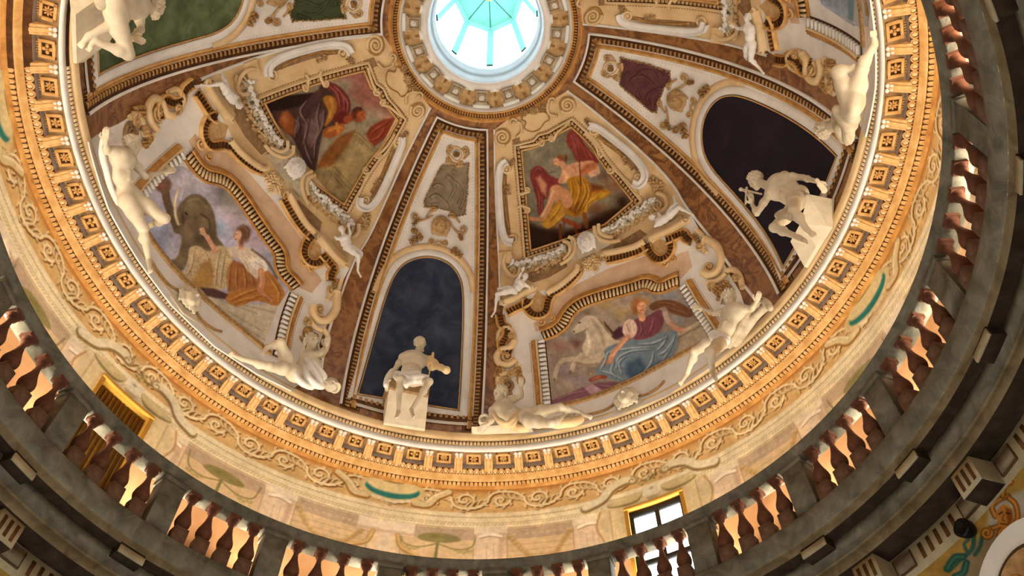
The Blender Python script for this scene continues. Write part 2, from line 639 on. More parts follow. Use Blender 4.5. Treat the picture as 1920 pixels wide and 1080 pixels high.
# bead and leaf rows, egg row
P = arc(A0, A1, 5.53, 13.232, 600)
u, uf = leaf_unit(0.026, 0.04, 0.03)
v, f = repeat(P, 0.062, u, uf, ring_n(1, -0.3))
mb = MB().put(v, f)
u, uf = egg_unit(0.016, 0.016, 0.016, 6, 4)
v, f = repeat(arc(A0, A1, 5.545, 13.195, 600), 0.04, u, uf, ring_n(1, -0.3))
tag(mb.put(v, f).build('leaf_row', 'cream_stucco', corn), kind='stuff')
u, uf = leaf_unit(0.03, 0.04, 0.028)
v, f = repeat(arc(A0, A1, 6.066, 12.81, 600), 0.075, u, uf, ring_n(0.6, -1))
tag(MB().put(v, f).build('leaf_row', 'pale_gilt', corn), kind='stuff')
u, uf = egg_unit(0.033, 0.042, 0.035, 8, 5)
egg_me = mesh_data('egg', u, uf, 'cream_stucco', True)
for m in stations(arc(A0, A1, 5.915, 12.95, 700), 0.107, ring_n(0.5, -1)):
    add('egg', egg_me, corn, m)
# darts / rims around the eggs
t = np.linspace(-2.6, 2.6, 9)
rimp = np.stack([0.046 * np.sin(t), -0.05 * np.cos(t) * -1, t * 0], 1)
rv, rf = sweep(rimp, [(-0.007, 0), (-0.007, 0.03), (0.007, 0.03), (0.007, 0)], lambda P: np.tile([0, 0, 1.0], (len(P), 1)))
v, f = repeat(arc(A0, A1, 5.915, 12.947, 700), 0.107, rv, rf, ring_n(0.5, -1))
tag(MB().put(v, f).build('egg_rims', 'pale_gilt', corn), kind='stuff')

# modillions and coffers hanging from the soffit (x tangent, y outward, z downward)
def local(a, r, z):
    a = math.radians(a)
    m = Matrix.Identity(4)
    cx = [(-math.sin(a), math.cos(a), 0), (math.cos(a), math.sin(a), 0), (0, 0, -1)]
    for i in range(3):
        for j in range(3):
            m[i][j] = cx[j][i]
    m[0][3], m[1][3], m[2][3] = r * math.cos(a), r * math.sin(a), z
    return m


mb = MB()
ys = np.linspace(0.0, 0.27, 9)
zs = 0.035 + 0.035 * np.cos(ys / 0.27 * PI) * -1 + 0.07 * (ys / 0.27) ** 2
for x0, x1, h in ((-0.07, -0.03, 0.0), (-0.028, 0.028, 0.018), (0.03, 0.07, 0.0)):
    sec = []
    for y, z in zip(ys, zs):
        sec.append([(x0, y, 0), (x0, y, z + h), ((x0 + x1) / 2, y, z + h + 0.014 + 0.01 * math.sin(y * 70)), (x1, y, z + h), (x1, y, 0)])
    mb.put(np.array(sec).reshape(-1, 3), grid_faces(9, 5))
    e0 = np.array(sec[0]); mb.put(e0, np.array([[0, 1, 2, -1], [0, 2, 4, -1], [2, 3, 4, -1]]))
    e0 = np.array(sec[-1]); mb.put(e0, np.array([[0, 1, 2, -1], [0, 2, 4, -1], [2, 3, 4, -1]]))
mod_v, mod_f = np.concatenate(mb.v), np.concatenate(mb.f)
mod_me = mesh_data('modillion', mod_v, [tuple(int(i) for i in q if i >= 0) for q in mod_f], 'pale_gilt')
mb = MB()
for sx in (-1, 1):
    mb.put(*ellipsoid((sx * 0.036, 0.0, 0.03), np.diag([0.034, 0.03, 0.032]), 8, 5))
    mb.put(*ellipsoid((sx * 0.03, 0.055, 0.035), np.diag([0.022, 0.03, 0.03]), 6, 4))
vol_me = mesh_data('volute', np.concatenate(mb.v), np.concatenate(mb.f)[:, :4].astype(np.int32), 'white_stucco', True)

W_, D_ = 0.125, 0.105
mb = MB()
for (x0, x1, y0, y1) in ((-W_, W_, -D_, -D_ + .035), (-W_, W_, D_ - .035, D_), (-W_, -W_ + .04, -D_, D_), (W_ - .04, W_, -D_, D_)):
    mb.put(*box_unit(x0, x1, y0, y1, 0, 0.05))
cof_me = mesh_data('coffer', np.concatenate(mb.v), np.concatenate(mb.f).astype(np.int32), 'pale_gilt')
inn_v, inn_f = box_unit(-W_ + .03, W_ - .03, -D_ + .03, D_ - .03, 0, 0.006)
inn_me = mesh_data('coffer_ground', inn_v, inn_f.astype(np.int32), 'brown_ground')


def rosette(n, r, h, name='rosette', mat='pale_gilt'):
    mb = MB()
    for k in range(n):
        a = 2 * PI * k / n
        c, s = math.cos(a), math.sin(a)
        mb.put(*ellipsoid((c * r * .58, s * r * .58, h * .4), [(c * r * .42, s * r * .42, 0), (-s * r * .9 / n * 1.7, c * r * .9 / n * 1.7, 0), (0, 0, h * .6)], 6, 4))
    mb.put(*ellipsoid((0, 0, h * .5), np.diag([r * .2, r * .2, h * .7]), 6, 4))
    return mesh_data(name, np.concatenate(mb.v), np.concatenate(mb.f).astype(np.int32), mat, True)


ros = [rosette(4, 0.075, 0.04), rosette(6, 0.075, 0.04), rosette(8, 0.075, 0.035)]
den_v, den_f = repeat(arc(0.85, -0.85, 5.835, 13.07, 20), 0.034, *box_unit(-0.01, 0.01, -0.014, 0.014, 0, 0.03), nfun=ring_n(0, -1))
k0 = 0
for k in range(-2, 46):
    az = 177.22 + 5.143 * k - 5.143 * 22
    if not (A1 + 360 - 6 < (az % 360) < A0 + 360 + 6):
        pass
    add('modillion', mod_me, corn, local(az, 5.60, 13.06))
    add('volute', vol_me, corn, local(az, 5.60, 13.06))
    c = add('coffer', cof_me, corn, local(az + 2.57, 5.70, 13.062))
    g = add('coffer_ground', inn_me, None)
    g.parent = c
    o = add('rosette', ros[(k * 7 + k // 3) % 3], None)
    o.parent = c
    o.location = (0, 0, 0.006)
v, f = [], []
mb = MB()
for k in range(-2, 46):
    az = 177.22 + 5.143 * k - 5.143 * 22 + 2.57
    a = math.radians(az)
    R = np.array([[math.cos(a), -math.sin(a), 0], [math.sin(a), math.cos(a), 0], [0, 0, 1]])
    mb.put(den_v @ R.T, den_f)
tag(mb.build('small_dentils', 'ochre_ornament', corn), kind='stuff')

# ------------------------------------------------------------ ring cornice of the oculus
oc = empty('trim_2', (0, 0, 19.2), 'small bracketed ring cornice around the round lantern opening', kind='structure')
band('marble_ring', [(2.05, 19.04), (1.90, 19.095)], 'brown_marble', oc, 120)
band('outer_fillet', [(1.91, 19.085), (1.88, 19.075), (1.835, 19.10), (1.83, 19.13)], 'gilt', oc, 120)
band('leaf_ground', [(1.83, 19.12), (1.745, 19.15)], 'brown_ground', oc, 120)
band('gold_bead', [(1.75, 19.16), (1.745, 19.135), (1.72, 19.135), (1.71, 19.16)], 'pale_gilt', oc, 120)
band('fascia', [(1.71, 19.16), (1.66, 19.20), (1.655, 19.30)], 'white_stucco', oc, 120)
band('soffit', [(1.655, 19.30), (1.30, 19.33)], 'tan_relief', oc, 120)
band('inner_ring', [(1.30, 19.33), (1.25, 19.32), (1.16, 19.34), (1.15, 19.40)], 'white_stucco', oc, 120)
u, uf = leaf_unit(0.02, 0.042, 0.03)
v, f = repeat(arc(0, 360, 1.785, 19.125, 300), 0.055, u, uf, ring_n(0.5, -1), closed=False)
tag(MB().put(v, f).build('leaf_row', 'gilt', oc), kind='stuff')
mb = MB()
mb.put(*box_unit(-0.11, 0.11, -0.12, 0.13, 0, 0.10)).put(*box_unit(-0.135, 0.135, 0.12, 0.155, 0, 0.08))
br_me = mesh_data('bracket', np.concatenate(mb.v), np.concatenate(mb.f).astype(np.int32), 'grey_stucco')
mb = MB()
for (x0, x1, y0, y1) in ((-.085, .085, -.10, -.085), (-.085, .085, .075, .09), (-.085, -.07, -.10, .09), (.07, .085, -.10, .09)):
    mb.put(*box_unit(x0, x1, y0, y1, 0.10, 0.115))
bf_me = mesh_data('bracket_frame', np.concatenate(mb.v), np.concatenate(mb.f).astype(np.int32), 'ochre_ornament')
t = np.linspace(0, 3.6 * PI, 26)
sp = np.stack([(0.052 - 0.012 * t / PI) * np.cos(t), (0.052 - 0.012 * t / PI) * np.sin(t), 0 * t + 0.108], 1)
sv, sf = tube(sp, 0.014, lambda P: np.tile([0, 0, 1.0], (len(P), 1)), 5)
sc_me = mesh_data('bracket_scroll', sv, [tuple(int(i) for i in q if i >= 0) for q in sf], 'white_stucco', True)
wp_v, wp_f = box_unit(-0.175, 0.175, -0.05, 0.045, 0.0, 0.035)
wp_me = mesh_data('white_panel', wp_v, wp_f.astype(np.int32), 'plain_white')
lf_v, lf_f = leaf_unit(0.032, 0.06, 0.045)
lf_me = mesh_data('acanthus_leaf', lf_v, [tuple(int(i) for i in q if i >= 0) for q in lf_f], 'ochre_ornament')
for k in range(16):
    az = 177.5 + 22.5 * k
    c = add('bracket', br_me, oc, local(az, 1.42, 19.31))
    for me_ in (bf_me, sc_me):
        o = add(me_.name, me_, None); o.parent = c
    add('white_panel', wp_me, oc, local(az, 1.635, 19.27))
    add('acanthus_leaf', lf_me, oc, local(az + 11.25, 1.60, 19.26))
    add('acanthus_leaf', lf_me, oc, local(az + 11.25, 1.40, 19.33))
    add('white_panel', wp_me, oc, local(az + 11.25, 1.30, 19.345) @ Matrix.Diagonal((0.5, 0.9, 0.6, 1)))

# ------------------------------------------------------------ lantern
v, f = lathe([(1.15, 19.38), (1.13, 19.42), (1.13, 19.68), (1.09, 19.70), (1.09, 19.92), (1.06, 19.94), (1.055, 20.20)], 0, 360, 96, True)
tag(obj('wall_lantern', v, f, 'lantern_white', smooth=False), kind='structure')
v, f = lathe([(1.055, 20.20), (1.25, 20.20)], 0, 360, 96, True)
win0 = empty('window_1', (0, 0, 20.2), 'eight sided glass lantern with pale aqua bars at the dome top', kind='structure')
obj('lantern_curb', v, f, 'lantern_white', win0)
LA = [171 + 45 * k for k in range(8)]
lo = [cyl(a, 1.10, 20.2) for a in LA]
hi = [cyl(a, 0.80, 21.8) for a in LA]
hi2 = [cyl(a, 0.74, 21.82) for a in LA]
up = np.array([0, 0, 1.0])
for k in range(8):
    j = (k + 1) % 8
    obj('glass_pane', [lo[k], lo[j], hi[j], hi[k]], [(0, 1, 2, 3)], 'glass', win0)
    rd = unit(lo[k] * np.array([1, 1, 0])); tg = np.cross(up, rd)
    q = [lo[k] + tg * .07, lo[k] - tg * .07, lo[k] - tg * .07 - rd * .07, lo[k] + tg * .07 - rd * .07,
         hi[k] + tg * .07, hi[k] - tg * .07, hi[k] - tg * .07 - rd * .07, hi[k] + tg * .07 - rd * .07]
    obj('glazing_bar', q, [(0, 1, 5, 4), (1, 2, 6, 5), (2, 3, 7, 6), (3, 0, 4, 7)], 'lantern_aqua', win0)
    q = [hi[k], hi[j], hi[j] + up * .1, hi[k] + up * .1, hi[k] * [.86, .86, 1], hi[j] * [.86, .86, 1], hi[j] * [.86, .86, 1] + up * .1, hi[k] * [.86, .86, 1] + up * .1]
    obj('ring_beam', q, [(0, 1, 2, 3), (0, 1, 5, 4), (4, 5, 6, 7)], 'lantern_aqua', win0)
    a_, b_ = hi[k] * [.86, .86, 1] + up * .07, hi[j] * [.86, .86, 1] + up * .07
    obj('roof_panel', [a_, b_, (0, 0, 22.05)], [(0, 1, 2)], 'lantern_aqua', win0)
    d = unit(np.array([0, 0, 22.05]) - a_)
    s_ = unit(np.cross(d, up)) * .008
    e_ = a_ + (np.array([0, 0, 22.05]) - a_) * .8
    obj('roof_seam', [a_ - s_ - up * .01, a_ + s_ - up * .01, e_ + s_ - up * .01, e_ - s_ - up * .01], [(0, 1, 2, 3)], 'lantern_teal', win0)
v, f = lathe([(0.001, 21.99), (0.09, 22.0), (0.13, 22.01), (0.135, 22.04)], 0, 360, 24, True)
obj('gold_boss', v, f, 'gilt', win0)
v, f = ellipsoid((0, 0, 21.985), np.diag([0.06, 0.045, 0.02]), 8, 4)
stone('slate_blue', [(0.3, '#5a6a80'), (0.9, '#75869c')], 6, 0.7, 0)
obj('boss_emblem', v, f, 'slate_blue', win0)

# ------------------------------------------------------------ balustrade
PIERS = [-103.0, -121.0, -139.0, -155.9, -173.7, -189.8, -206.0, -222.0, -238.7, -255.4, -273.3, -293.7, -312]
bal = empty('balustrade', (0, 0, 9.4), 'round stone balustrade with pear shaped balusters and grey piers under the dome cornice', 'balustrade')
v, f = lathe([(5.54, 10.42), (5.52, 10.45), (5.27, 10.45), (5.245, 10.43), (5.245, 10.395), (5.27, 10.385), (5.27, 10.33), (5.295, 10.32), (5.295, 10.285), (5.32, 10.27), (5.50, 10.27), (5.54, 10.3)], 0, 360, 200, True)
obj('top_rail', v, f, 'old_stone', bal)
v, f = lathe([(5.60, 9.41), (5.262, 9.41), (5.245, 9.39), (5.24, 9.33), (5.25, 9.24), (5.285, 9.14), (5.31, 9.12)], 0, 360, 200, True)
obj('base_rail', v, f, 'old_stone', bal)


def ringbox(a0, a1, r0, r1, z0, z1, n=4):
    mb = MB()
    t = np.linspace(a0, a1, n)
    sec = np.stack([cyl(t, r0, z0), cyl(t, r0, z1), cyl(t, r1, z1), cyl(t, r1, z0)], 1)
    mb.put(sec.reshape(-1, 3), grid_faces(n, 4, close_m=True))
    mb.put(sec[0], np.array([[0, 1, 2, 3]])).put(sec[-1], np.array([[3, 2, 1, 0]]))
    return np.concatenate(mb.v), np.concatenate(mb.f)


bv = [(0.0, 0), (0.115, 0), (0.115, 0.0), (0.06, 0.165), (0.055, 0.18), (0.085, 0.20), (0.112, 0.25), (0.112, 0.29), (0.095, 0.34), (0.07, 0.41), (0.05, 0.48), (0.044, 0.53), (0.07, 0.55), (0.075, 0.57), (0.06, 0.585), (0.085, 0.61), (0.09, 0.625)]
mb = MB()
mb.put(*box_unit(-0.075, 0.075, -0.08, 0.08, 0.715, 0.77))
pr = [(0.06, 0.22), (0.055, 0.245), (0.085, 0.265), (0.100, 0.30), (0.107, 0.335), (0.098, 0.38), (0.074, 0.44), (0.050, 0.51), (0.036, 0.58), (0.033, 0.64), (0.058, 0.655), (0.062, 0.67), (0.05, 0.685), (0.07, 0.70), (0.078, 0.72)]
t = np.linspace(0, 2 * PI, 16, endpoint=False)
q = np.array([[(r * math.cos(x), r * math.sin(x), z) for r, z in pr] for x in t]).reshape(-1, 3)
mb.put(q, grid_faces(16, len(pr), close_n=True))
bal_v, bal_f = np.concatenate(mb.v), np.concatenate(mb.f).astype(np.int32)
dv, df = box_unit(-0.09, 0.09, -0.095, 0.095, 0.0, 0.215)
die_me = mesh_data('plinth', dv, df.astype(np.int32), 'lit_baluster_stone')
bal_me = mesh_data('baluster', bal_v, bal_f, 'baluster_stone')
bal_me.polygons.foreach_set('use_smooth', np.array([False] * 6 + [True] * (len(bal_f) - 6)))
for k, a in enumerate(PIERS):
    mb = MB()
    mb.put(*ringbox(a + 1.75, a - 1.75, 5.285, 5.54, 9.42, 10.28))
    mb.put(*ringbox(a + 1.95, a - 1.95, 5.275, 5.55, 10.20, 10.28))
    mb.build('pier', 'old_stone', bal)
    if k + 1 < len(PIERS):
        b = PIERS[k + 1]
        w = (a - 1.75) - (b + 1.75)
        n = 4 if w < 14.6 else 5
        for i in range(n):
            az = a - 1.75 - w * (i + 0.5) / n
            th = math.radians(az)
            m = Matrix.Translation((5.36 * math.cos(th), 5.36 * math.sin(th), 9.405)) @ Matrix.Rotation(th, 4, 'Z') @ Matrix.Diagonal((1, 1, 1.13, 1))
            o = add('baluster', bal_me, bal, m)
            add('plinth', die_me, None).parent = o

# ------------------------------------------------------------ stone cornice below the balustrade
lc = empty('trim_3', (0, 0, 8.8), 'weathered grey stone entablature with blocks below the balustrade', kind='structure')
band('second_moulding', [(5.31, 9.12), (5.325, 9.10), (5.325, 9.06), (5.35, 9.02)], 'ochre_stone', lc)
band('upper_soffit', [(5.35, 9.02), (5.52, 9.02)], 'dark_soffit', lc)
band('upper_fascia', [(5.52, 9.02), (5.50, 9.015), (5.50, 8.90), (5.515, 8.89), (5.515, 8.77)], 'old_stone', lc)
band('lower_fascia', [(5.515, 8.77), (5.545, 8.765), (5.535, 8.74), (5.54, 8.66), (5.56, 8.63)], 'ochre_stone', lc)
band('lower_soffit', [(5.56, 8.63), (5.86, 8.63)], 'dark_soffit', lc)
band('frieze_band', [(5.86, 8.63), (5.85, 8.62), (5.85, 8.30), (5.91, 8.28)], 'beige_frieze', lc)
for a in PIERS:
    c = a + 1.3
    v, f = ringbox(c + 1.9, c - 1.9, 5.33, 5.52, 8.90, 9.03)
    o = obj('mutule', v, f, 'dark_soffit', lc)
    v, f = ringbox(c + 1.9, c - 1.9, 5.312, 5.335, 8.89, 8.99)
    p = obj('mutule_lip', v, f, 'beige_frieze', None)
    p.parent = o; p.matrix_parent_inverse = Matrix.Identity(4); p.location = Vector((0, 0, 0)) - Vector((0, 0, 0))
    # triglyph block with three flutes
    c = a - 2.7
    v, f = ringbox(c + 1.65, c - 1.65, 5.58, 5.86, 8.29, 8.62)
    o = obj('triglyph_block', v, f, 'beige_frieze', lc)
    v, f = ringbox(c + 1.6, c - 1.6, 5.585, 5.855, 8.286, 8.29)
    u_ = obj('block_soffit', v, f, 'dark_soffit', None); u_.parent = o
    for q in (-0.95, 0, 0.95):
        v, f = ringbox(c + q + .22, c + q - .22, 5.574, 5.582, 8.35, 8.57, 3)
        u_ = obj('flute', v, f, 'flute_brown', None); u_.parent = o
    # between the blocks: two framed reliefs and five flutes
    nx = a - 2.7 - 16.6
    for q in (a - 6.0, a - 14.2 - 2.0):
        v, f = ringbox(q + 1.25, q - 1.25, 5.835, 5.85, 8.36, 8.56, 4)
        o = obj('framed_relief', v, f, 'grey_relief', lc)
        fr = MB()
        for (b0, b1, z0, z1) in ((q + 1.32, q + 1.2, 8.35, 8.57), (q - 1.2, q - 1.32, 8.35, 8.57), (q + 1.32, q - 1.32, 8.56, 8.575), (q + 1.32, q - 1.32, 8.345, 8.36)):
            fr.put(*ringbox(b0, b1, 5.826, 5.85, z0, z1, 3))
        u_ = fr.build('relief_frame', 'dark_line', None); u_.parent = o
    for i in range(5):
        q = a - 8.6 - 1.22 * i
        v, f = ringbox(q + .23, q - .23, 5.84, 5.856, 8.36, 8.56, 3)
        obj('flute', v, f, 'flute_brown', lc)

# ============================================================ painting on plaster
def h2(c):
    c = c.lstrip('#')
    return np.array([int(c[i:i + 2], 16) / 255 for i in (0, 2, 4)])


class Paint:
    """a painter's canvas over any two surface coordinates"""
    def __init__(self, x0, x1, y0, y1, step, base):
        self.x = np.arange(x0, x1 + step * .5, step)
        self.y = np.arange(y0, y1 + step * .5, step)
        self.st = step
        self.c = np.tile(h2(base), (len(self.x), len(self.y), 1))
        self.X, self.Y = np.meshgrid(self.x, self.y, indexing='ij')

    def win(self, x0, x1, y0, y1):
        i0 = max(0, int((x0 - self.x[0]) / self.st)); i1 = min(len(self.x), int((x1 - self.x[0]) / self.st) + 2)
        j0 = max(0, int((y0 - self.y[0]) / self.st)); j1 = min(len(self.y), int((y1 - self.y[0]) / self.st) + 2)
        if i1 <= i0 or j1 <= j0:
            return None
        return slice(i0, i1), slice(j0, j1)

    def mix(self, w, al, col):
        col = h2(col) if isinstance(col, str) else col
        al = np.clip(al, 0, 1)[..., None]
        self.c[w] = self.c[w] * (1 - al) + col * al

    def poly(self, pts, col, soft=None, al=1.0, sm=0):
        soft = self.st if soft is None else soft
        p = np.asarray(pts, float)
        if sm:
            p = spline(p, sm, True)
        w = self.win(p[:, 0].min() - soft, p[:, 0].max() + soft, p[:, 1].min() - soft, p[:, 1].max() + soft)
        if w is None: return self
        sd = pip(self.X[w], self.Y[w], p)
        self.mix(w, (0.5 - sd / (soft + 1e-9)) * al, col)
        return self

    def stroke(self, pts, wd, col, soft=None, al=1.0, sm=6, taper=False):
        soft = self.st if soft is None else soft
        p = np.asarray(pts, float)
        if sm and len(p) > 2:
            p = spline(p, sm)
        m = wd + soft
        w = self.win(p[:, 0].min() - m, p[:, 0].max() + m, p[:, 1].min() - m, p[:, 1].max() + m)
        if w is None: return self
        x = self.X[w][..., None]; y = self.Y[w][..., None]
        a, b = p[:-1], p[1:]
        e = b - a
        t = np.clip(((x - a[:, 0]) * e[:, 0] + (y - a[:, 1]) * e[:, 1]) / (np.sum(e * e, 1) + 1e-12), 0, 1)
        d = np.sqrt((x - a[:, 0] - t * e[:, 0]) ** 2 + (y - a[:, 1] - t * e[:, 1]) ** 2)
        if taper:
            n = len(a)
            s = (np.arange(n) + t) / n
            hw = wd / 2 * np.sqrt(np.maximum(4 * s * (1 - s), 0.02))
            d = (d - hw).min(-1)
        else:
            d = d.min(-1) - wd / 2
        self.mix(w, (0.5 - d / soft) * al, col)
        return self

    def blob(self, cx, cy, rx, ry, col, al=1.0, rot=0.0, hard=0.0):
        R = max(rx, ry) * 1.6
        w = self.win(cx - R, cx + R, cy - R, cy + R)
        if w is None: return self
        c, s = math.cos(rot), math.sin(rot)
        u = ((self.X[w] - cx) * c + (self.Y[w] - cy) * s) / rx
        v = (-(self.X[w] - cx) * s + (self.Y[w] - cy) * c) / ry
        r = np.sqrt(u * u + v * v)
        a = np.clip((1.0 - r) / (1 - hard + 1e-6), 0, 1) if hard else np.exp(-2.2 * r * r)
        self.mix(w, a * al, col)
        return self

    def mottle(self, amt, size, seed=1):
        r = np.random.default_rng(seed)
        n, m = len(self.x), len(self.y)
        for s in (size, size / 2.3, size / 5):
            k = max(2, int((self.x[-1] - self.x[0]) / s) + 2); l = max(2, int((self.y[-1] - self.y[0]) / s) + 2)
            g = r.normal(0, 1, (k, l))
            u = np.linspace(0, k - 1.001, n); v = np.linspace(0, l - 1.001, m)
            i = u.astype(int); j = v.astype(int)
            fu = (u - i)[:, None]; fv = (v - j)[None]
            fu = fu * fu * (3 - 2 * fu); fv = fv * fv * (3 - 2 * fv)
            z = g[i][:, j] * (1 - fu) * (1 - fv) + g[i + 1][:, j] * fu * (1 - fv) + g[i][:, j + 1] * (1 - fu) * fv + g[i + 1][:, j + 1] * fu * fv
            self.c *= (1 + amt * z)[..., None]
            amt *= .7
        return self

    def build(self, name, surf, parent=None, mask=None, mat='fresco'):
        V = surf(self.X.ravel(), self.Y.ravel())
        n, m = self.X.shape
        f = grid_faces(n, m)
        col = np.clip(self.c.reshape(-1, 3), 0, 1)
        if mask is not None:
            ok = mask.ravel()
            f = f[ok[f].all(1)]
            used = np.zeros(n * m, bool); used[f.ravel()] = True
            idx = np.cumsum(used) - 1
            V = V[used]; col = col[used]; f = idx[f]
        me = mesh_data(name, V, f.astype(np.int32), mat, True)
        L = np.where(col <= 0.04045, col / 12.92, ((col + 0.055) / 1.055) ** 2.4)
        at = me.color_attributes.new('paint', 'FLOAT_COLOR', 'POINT')
        at.data.foreach_set('color', np.concatenate([L, np.ones((len(L), 1))], 1).astype(np.float32).ravel())
        return add(name, me, parent)


def spiral(cx, cy, r0, r1, turns, a0, sgn=1, n=26, ay=1.0):
    t = np.linspace(0, 1, n)
    r = r0 + (r1 - r0) * t
    a = a0 + sgn * 2 * PI * turns * t
    return np.stack([cx + r * np.cos(a), cy + ay * r * np.sin(a)], 1)


# ------------------------------------------------------------ painted drum wall behind the gallery
RW = 6.15


def wx(az):
    """arc length along the drum, growing to the right in the picture"""
    return np.radians(A0 - np.asarray(az, float)) * RW


def wpt(px, py):
    P = W(px, py, RW)
    az = np.degrees(np.arctan2(P[..., 1], P[..., 0]))
    az = np.where(az > 0, az - 360, az)
    return np.stack([wx(az), P[..., 2]], -1)


dp = Paint(0, wx(A1), 11.18, 12.79, 0.0165, '#dcc7a6')
XM = wx(A1)
dp.mottle(0.03, 0.8, 3)
bx = lambda x0, x1, z0, z1: [(x0, z0), (x1, z0), (x1, z1), (x0, z1)]
# architrave
dp.poly(bx(-1, XM + 1, 11.86, 12.23), '#e9dfc0')
for z, c in ((12.225, '#c9b68c'), (12.11, '#d2c29c'), (11.99, '#cdbb92'), (11.875, '#b9a37a')):
    dp.stroke([(0, z), (XM, z)], 0.02, c, 0.02, sm=0)
xs = np.arange(0, XM, 0.06)
for z in (12.10, 11.94):
    for x in xs:
        dp.stroke([(x, z), (x + .03, z + .02)], 0.016, '#b8a176', 0.016, 0.8, 0)
# frieze with painted acanthus scrolls
dp.poly(bx(-1, XM + 1, 12.235, 12.80), '#cfa66c')
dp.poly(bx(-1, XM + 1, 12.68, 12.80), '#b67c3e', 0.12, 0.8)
rr = np.random.default_rng(5)
carts = [float(wx(-172.6)), float(wx(-256.0)), float(wx(-89.5))]
pitch = 0.62
dp.poly(bx(-1, XM + 1, 12.25, 12.66), '#d8bc86', 0.15, .7)
x = 0.1
k = 0
leafs = []
while x < XM:
    sg = 1 if k % 2 == 0 else -1
    cy = 12.505
    R0 = 0.225
    sp_ = spiral(x, cy, R0, 0.02, 1.55, PI, -sg, 40)
    st_ = np.array([(x - pitch * 1.05, 12.505 - sg * .20), (x - pitch * .66, 12.505 - sg * .17), (x - R0 - .02, cy - sg * .05), (x - R0, cy)])
    out = []
    for q in range(9):
        i = 2 + q * 3
        p0 = sp_[i]; d = unit(p0 - np.array([x, cy])); tq = np.array([d[1], -d[0]]) * sg
        l = .10 - .006 * q
        out.append(np.array([p0, p0 + d * l * .5 + tq * l * .4, p0 + d * l * .62 + tq * l]))
    for q in range(4):
        p0 = st_[0] + (st_[2] - st_[0]) * (q + .5) / 4
        out.append(np.array([p0, p0 + [.03, sg * .09], p0 + [.10, sg * (.16 - .02 * q)]]))
        out.append(np.array([p0, p0 + [.03, -sg * .04], p0 + [.08, -sg * .05]]))
    for l in out:
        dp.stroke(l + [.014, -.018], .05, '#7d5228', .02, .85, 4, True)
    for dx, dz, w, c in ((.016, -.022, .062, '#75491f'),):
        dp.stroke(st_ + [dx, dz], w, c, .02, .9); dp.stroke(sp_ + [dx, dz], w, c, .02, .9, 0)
    for l in out:
        dp.stroke(l, .042, '#ded0a6', .018, .95, 4, True)
    for dx, dz, w, c in ((0, 0, .05, '#e2d4aa'), (-.004, .008, .018, '#f4ebcc')):
        dp.stroke(st_ + [dx, dz], w, c, .018, .98); dp.stroke(sp_ + [dx, dz], w, c, .018, .98, 0)
    for q in range(5):
        aa = q * 1.257
        dp.blob(x + .035 * math.cos(aa), cy + .035 * math.sin(aa), .026, .026, '#e8dcb6', .9, 0, .4)
    dp.blob(x, cy, .02, .02, '#8a5c2c', .9)
    x += pitch
    k += 1
# cartouches
for cx in carts:
    for s in (-1, 1):
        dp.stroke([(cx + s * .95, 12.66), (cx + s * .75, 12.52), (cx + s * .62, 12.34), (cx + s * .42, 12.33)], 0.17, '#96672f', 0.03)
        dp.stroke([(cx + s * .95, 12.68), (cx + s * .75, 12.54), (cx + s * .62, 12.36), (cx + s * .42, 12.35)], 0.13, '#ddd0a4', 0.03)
        dp.stroke([(cx + s * .93, 12.70), (cx + s * .73, 12.57), (cx + s * .60, 12.40)], 0.04, '#efe6c6', 0.02)
    th = np.linspace(0, 2 * PI, 40)
    dp.poly(np.stack([cx + .58 * np.cos(th), 12.565 + .26 * np.sin(th)], 1), '#d9c898', 0.05)
    dp.poly(np.stack([cx + .47 * np.cos(th), 12.575 + .205 * np.sin(th)], 1), '#2f7f7c', 0.03)
    dp.poly(np.stack([cx + .445 * np.cos(th), 12.655 + .165 * np.sin(th)], 1), '#e4d8a8', 0.05)
    dp.stroke([(cx - .16, 12.765), (cx, 12.75), (cx + .16, 12.765)], 0.05, '#8a7e4e', 0.03)
    for q in np.linspace(-.3, .3, 7):
        dp.blob(cx + q, 12.33 - .06 * math.cos(q * 5) + .03, .07, .05, '#f0ead6', .9)
        dp.blob(cx + q * 1.1, 12.23 - .05 * math.cos(q * 5), .08, .045, '#d4bb94', .8)
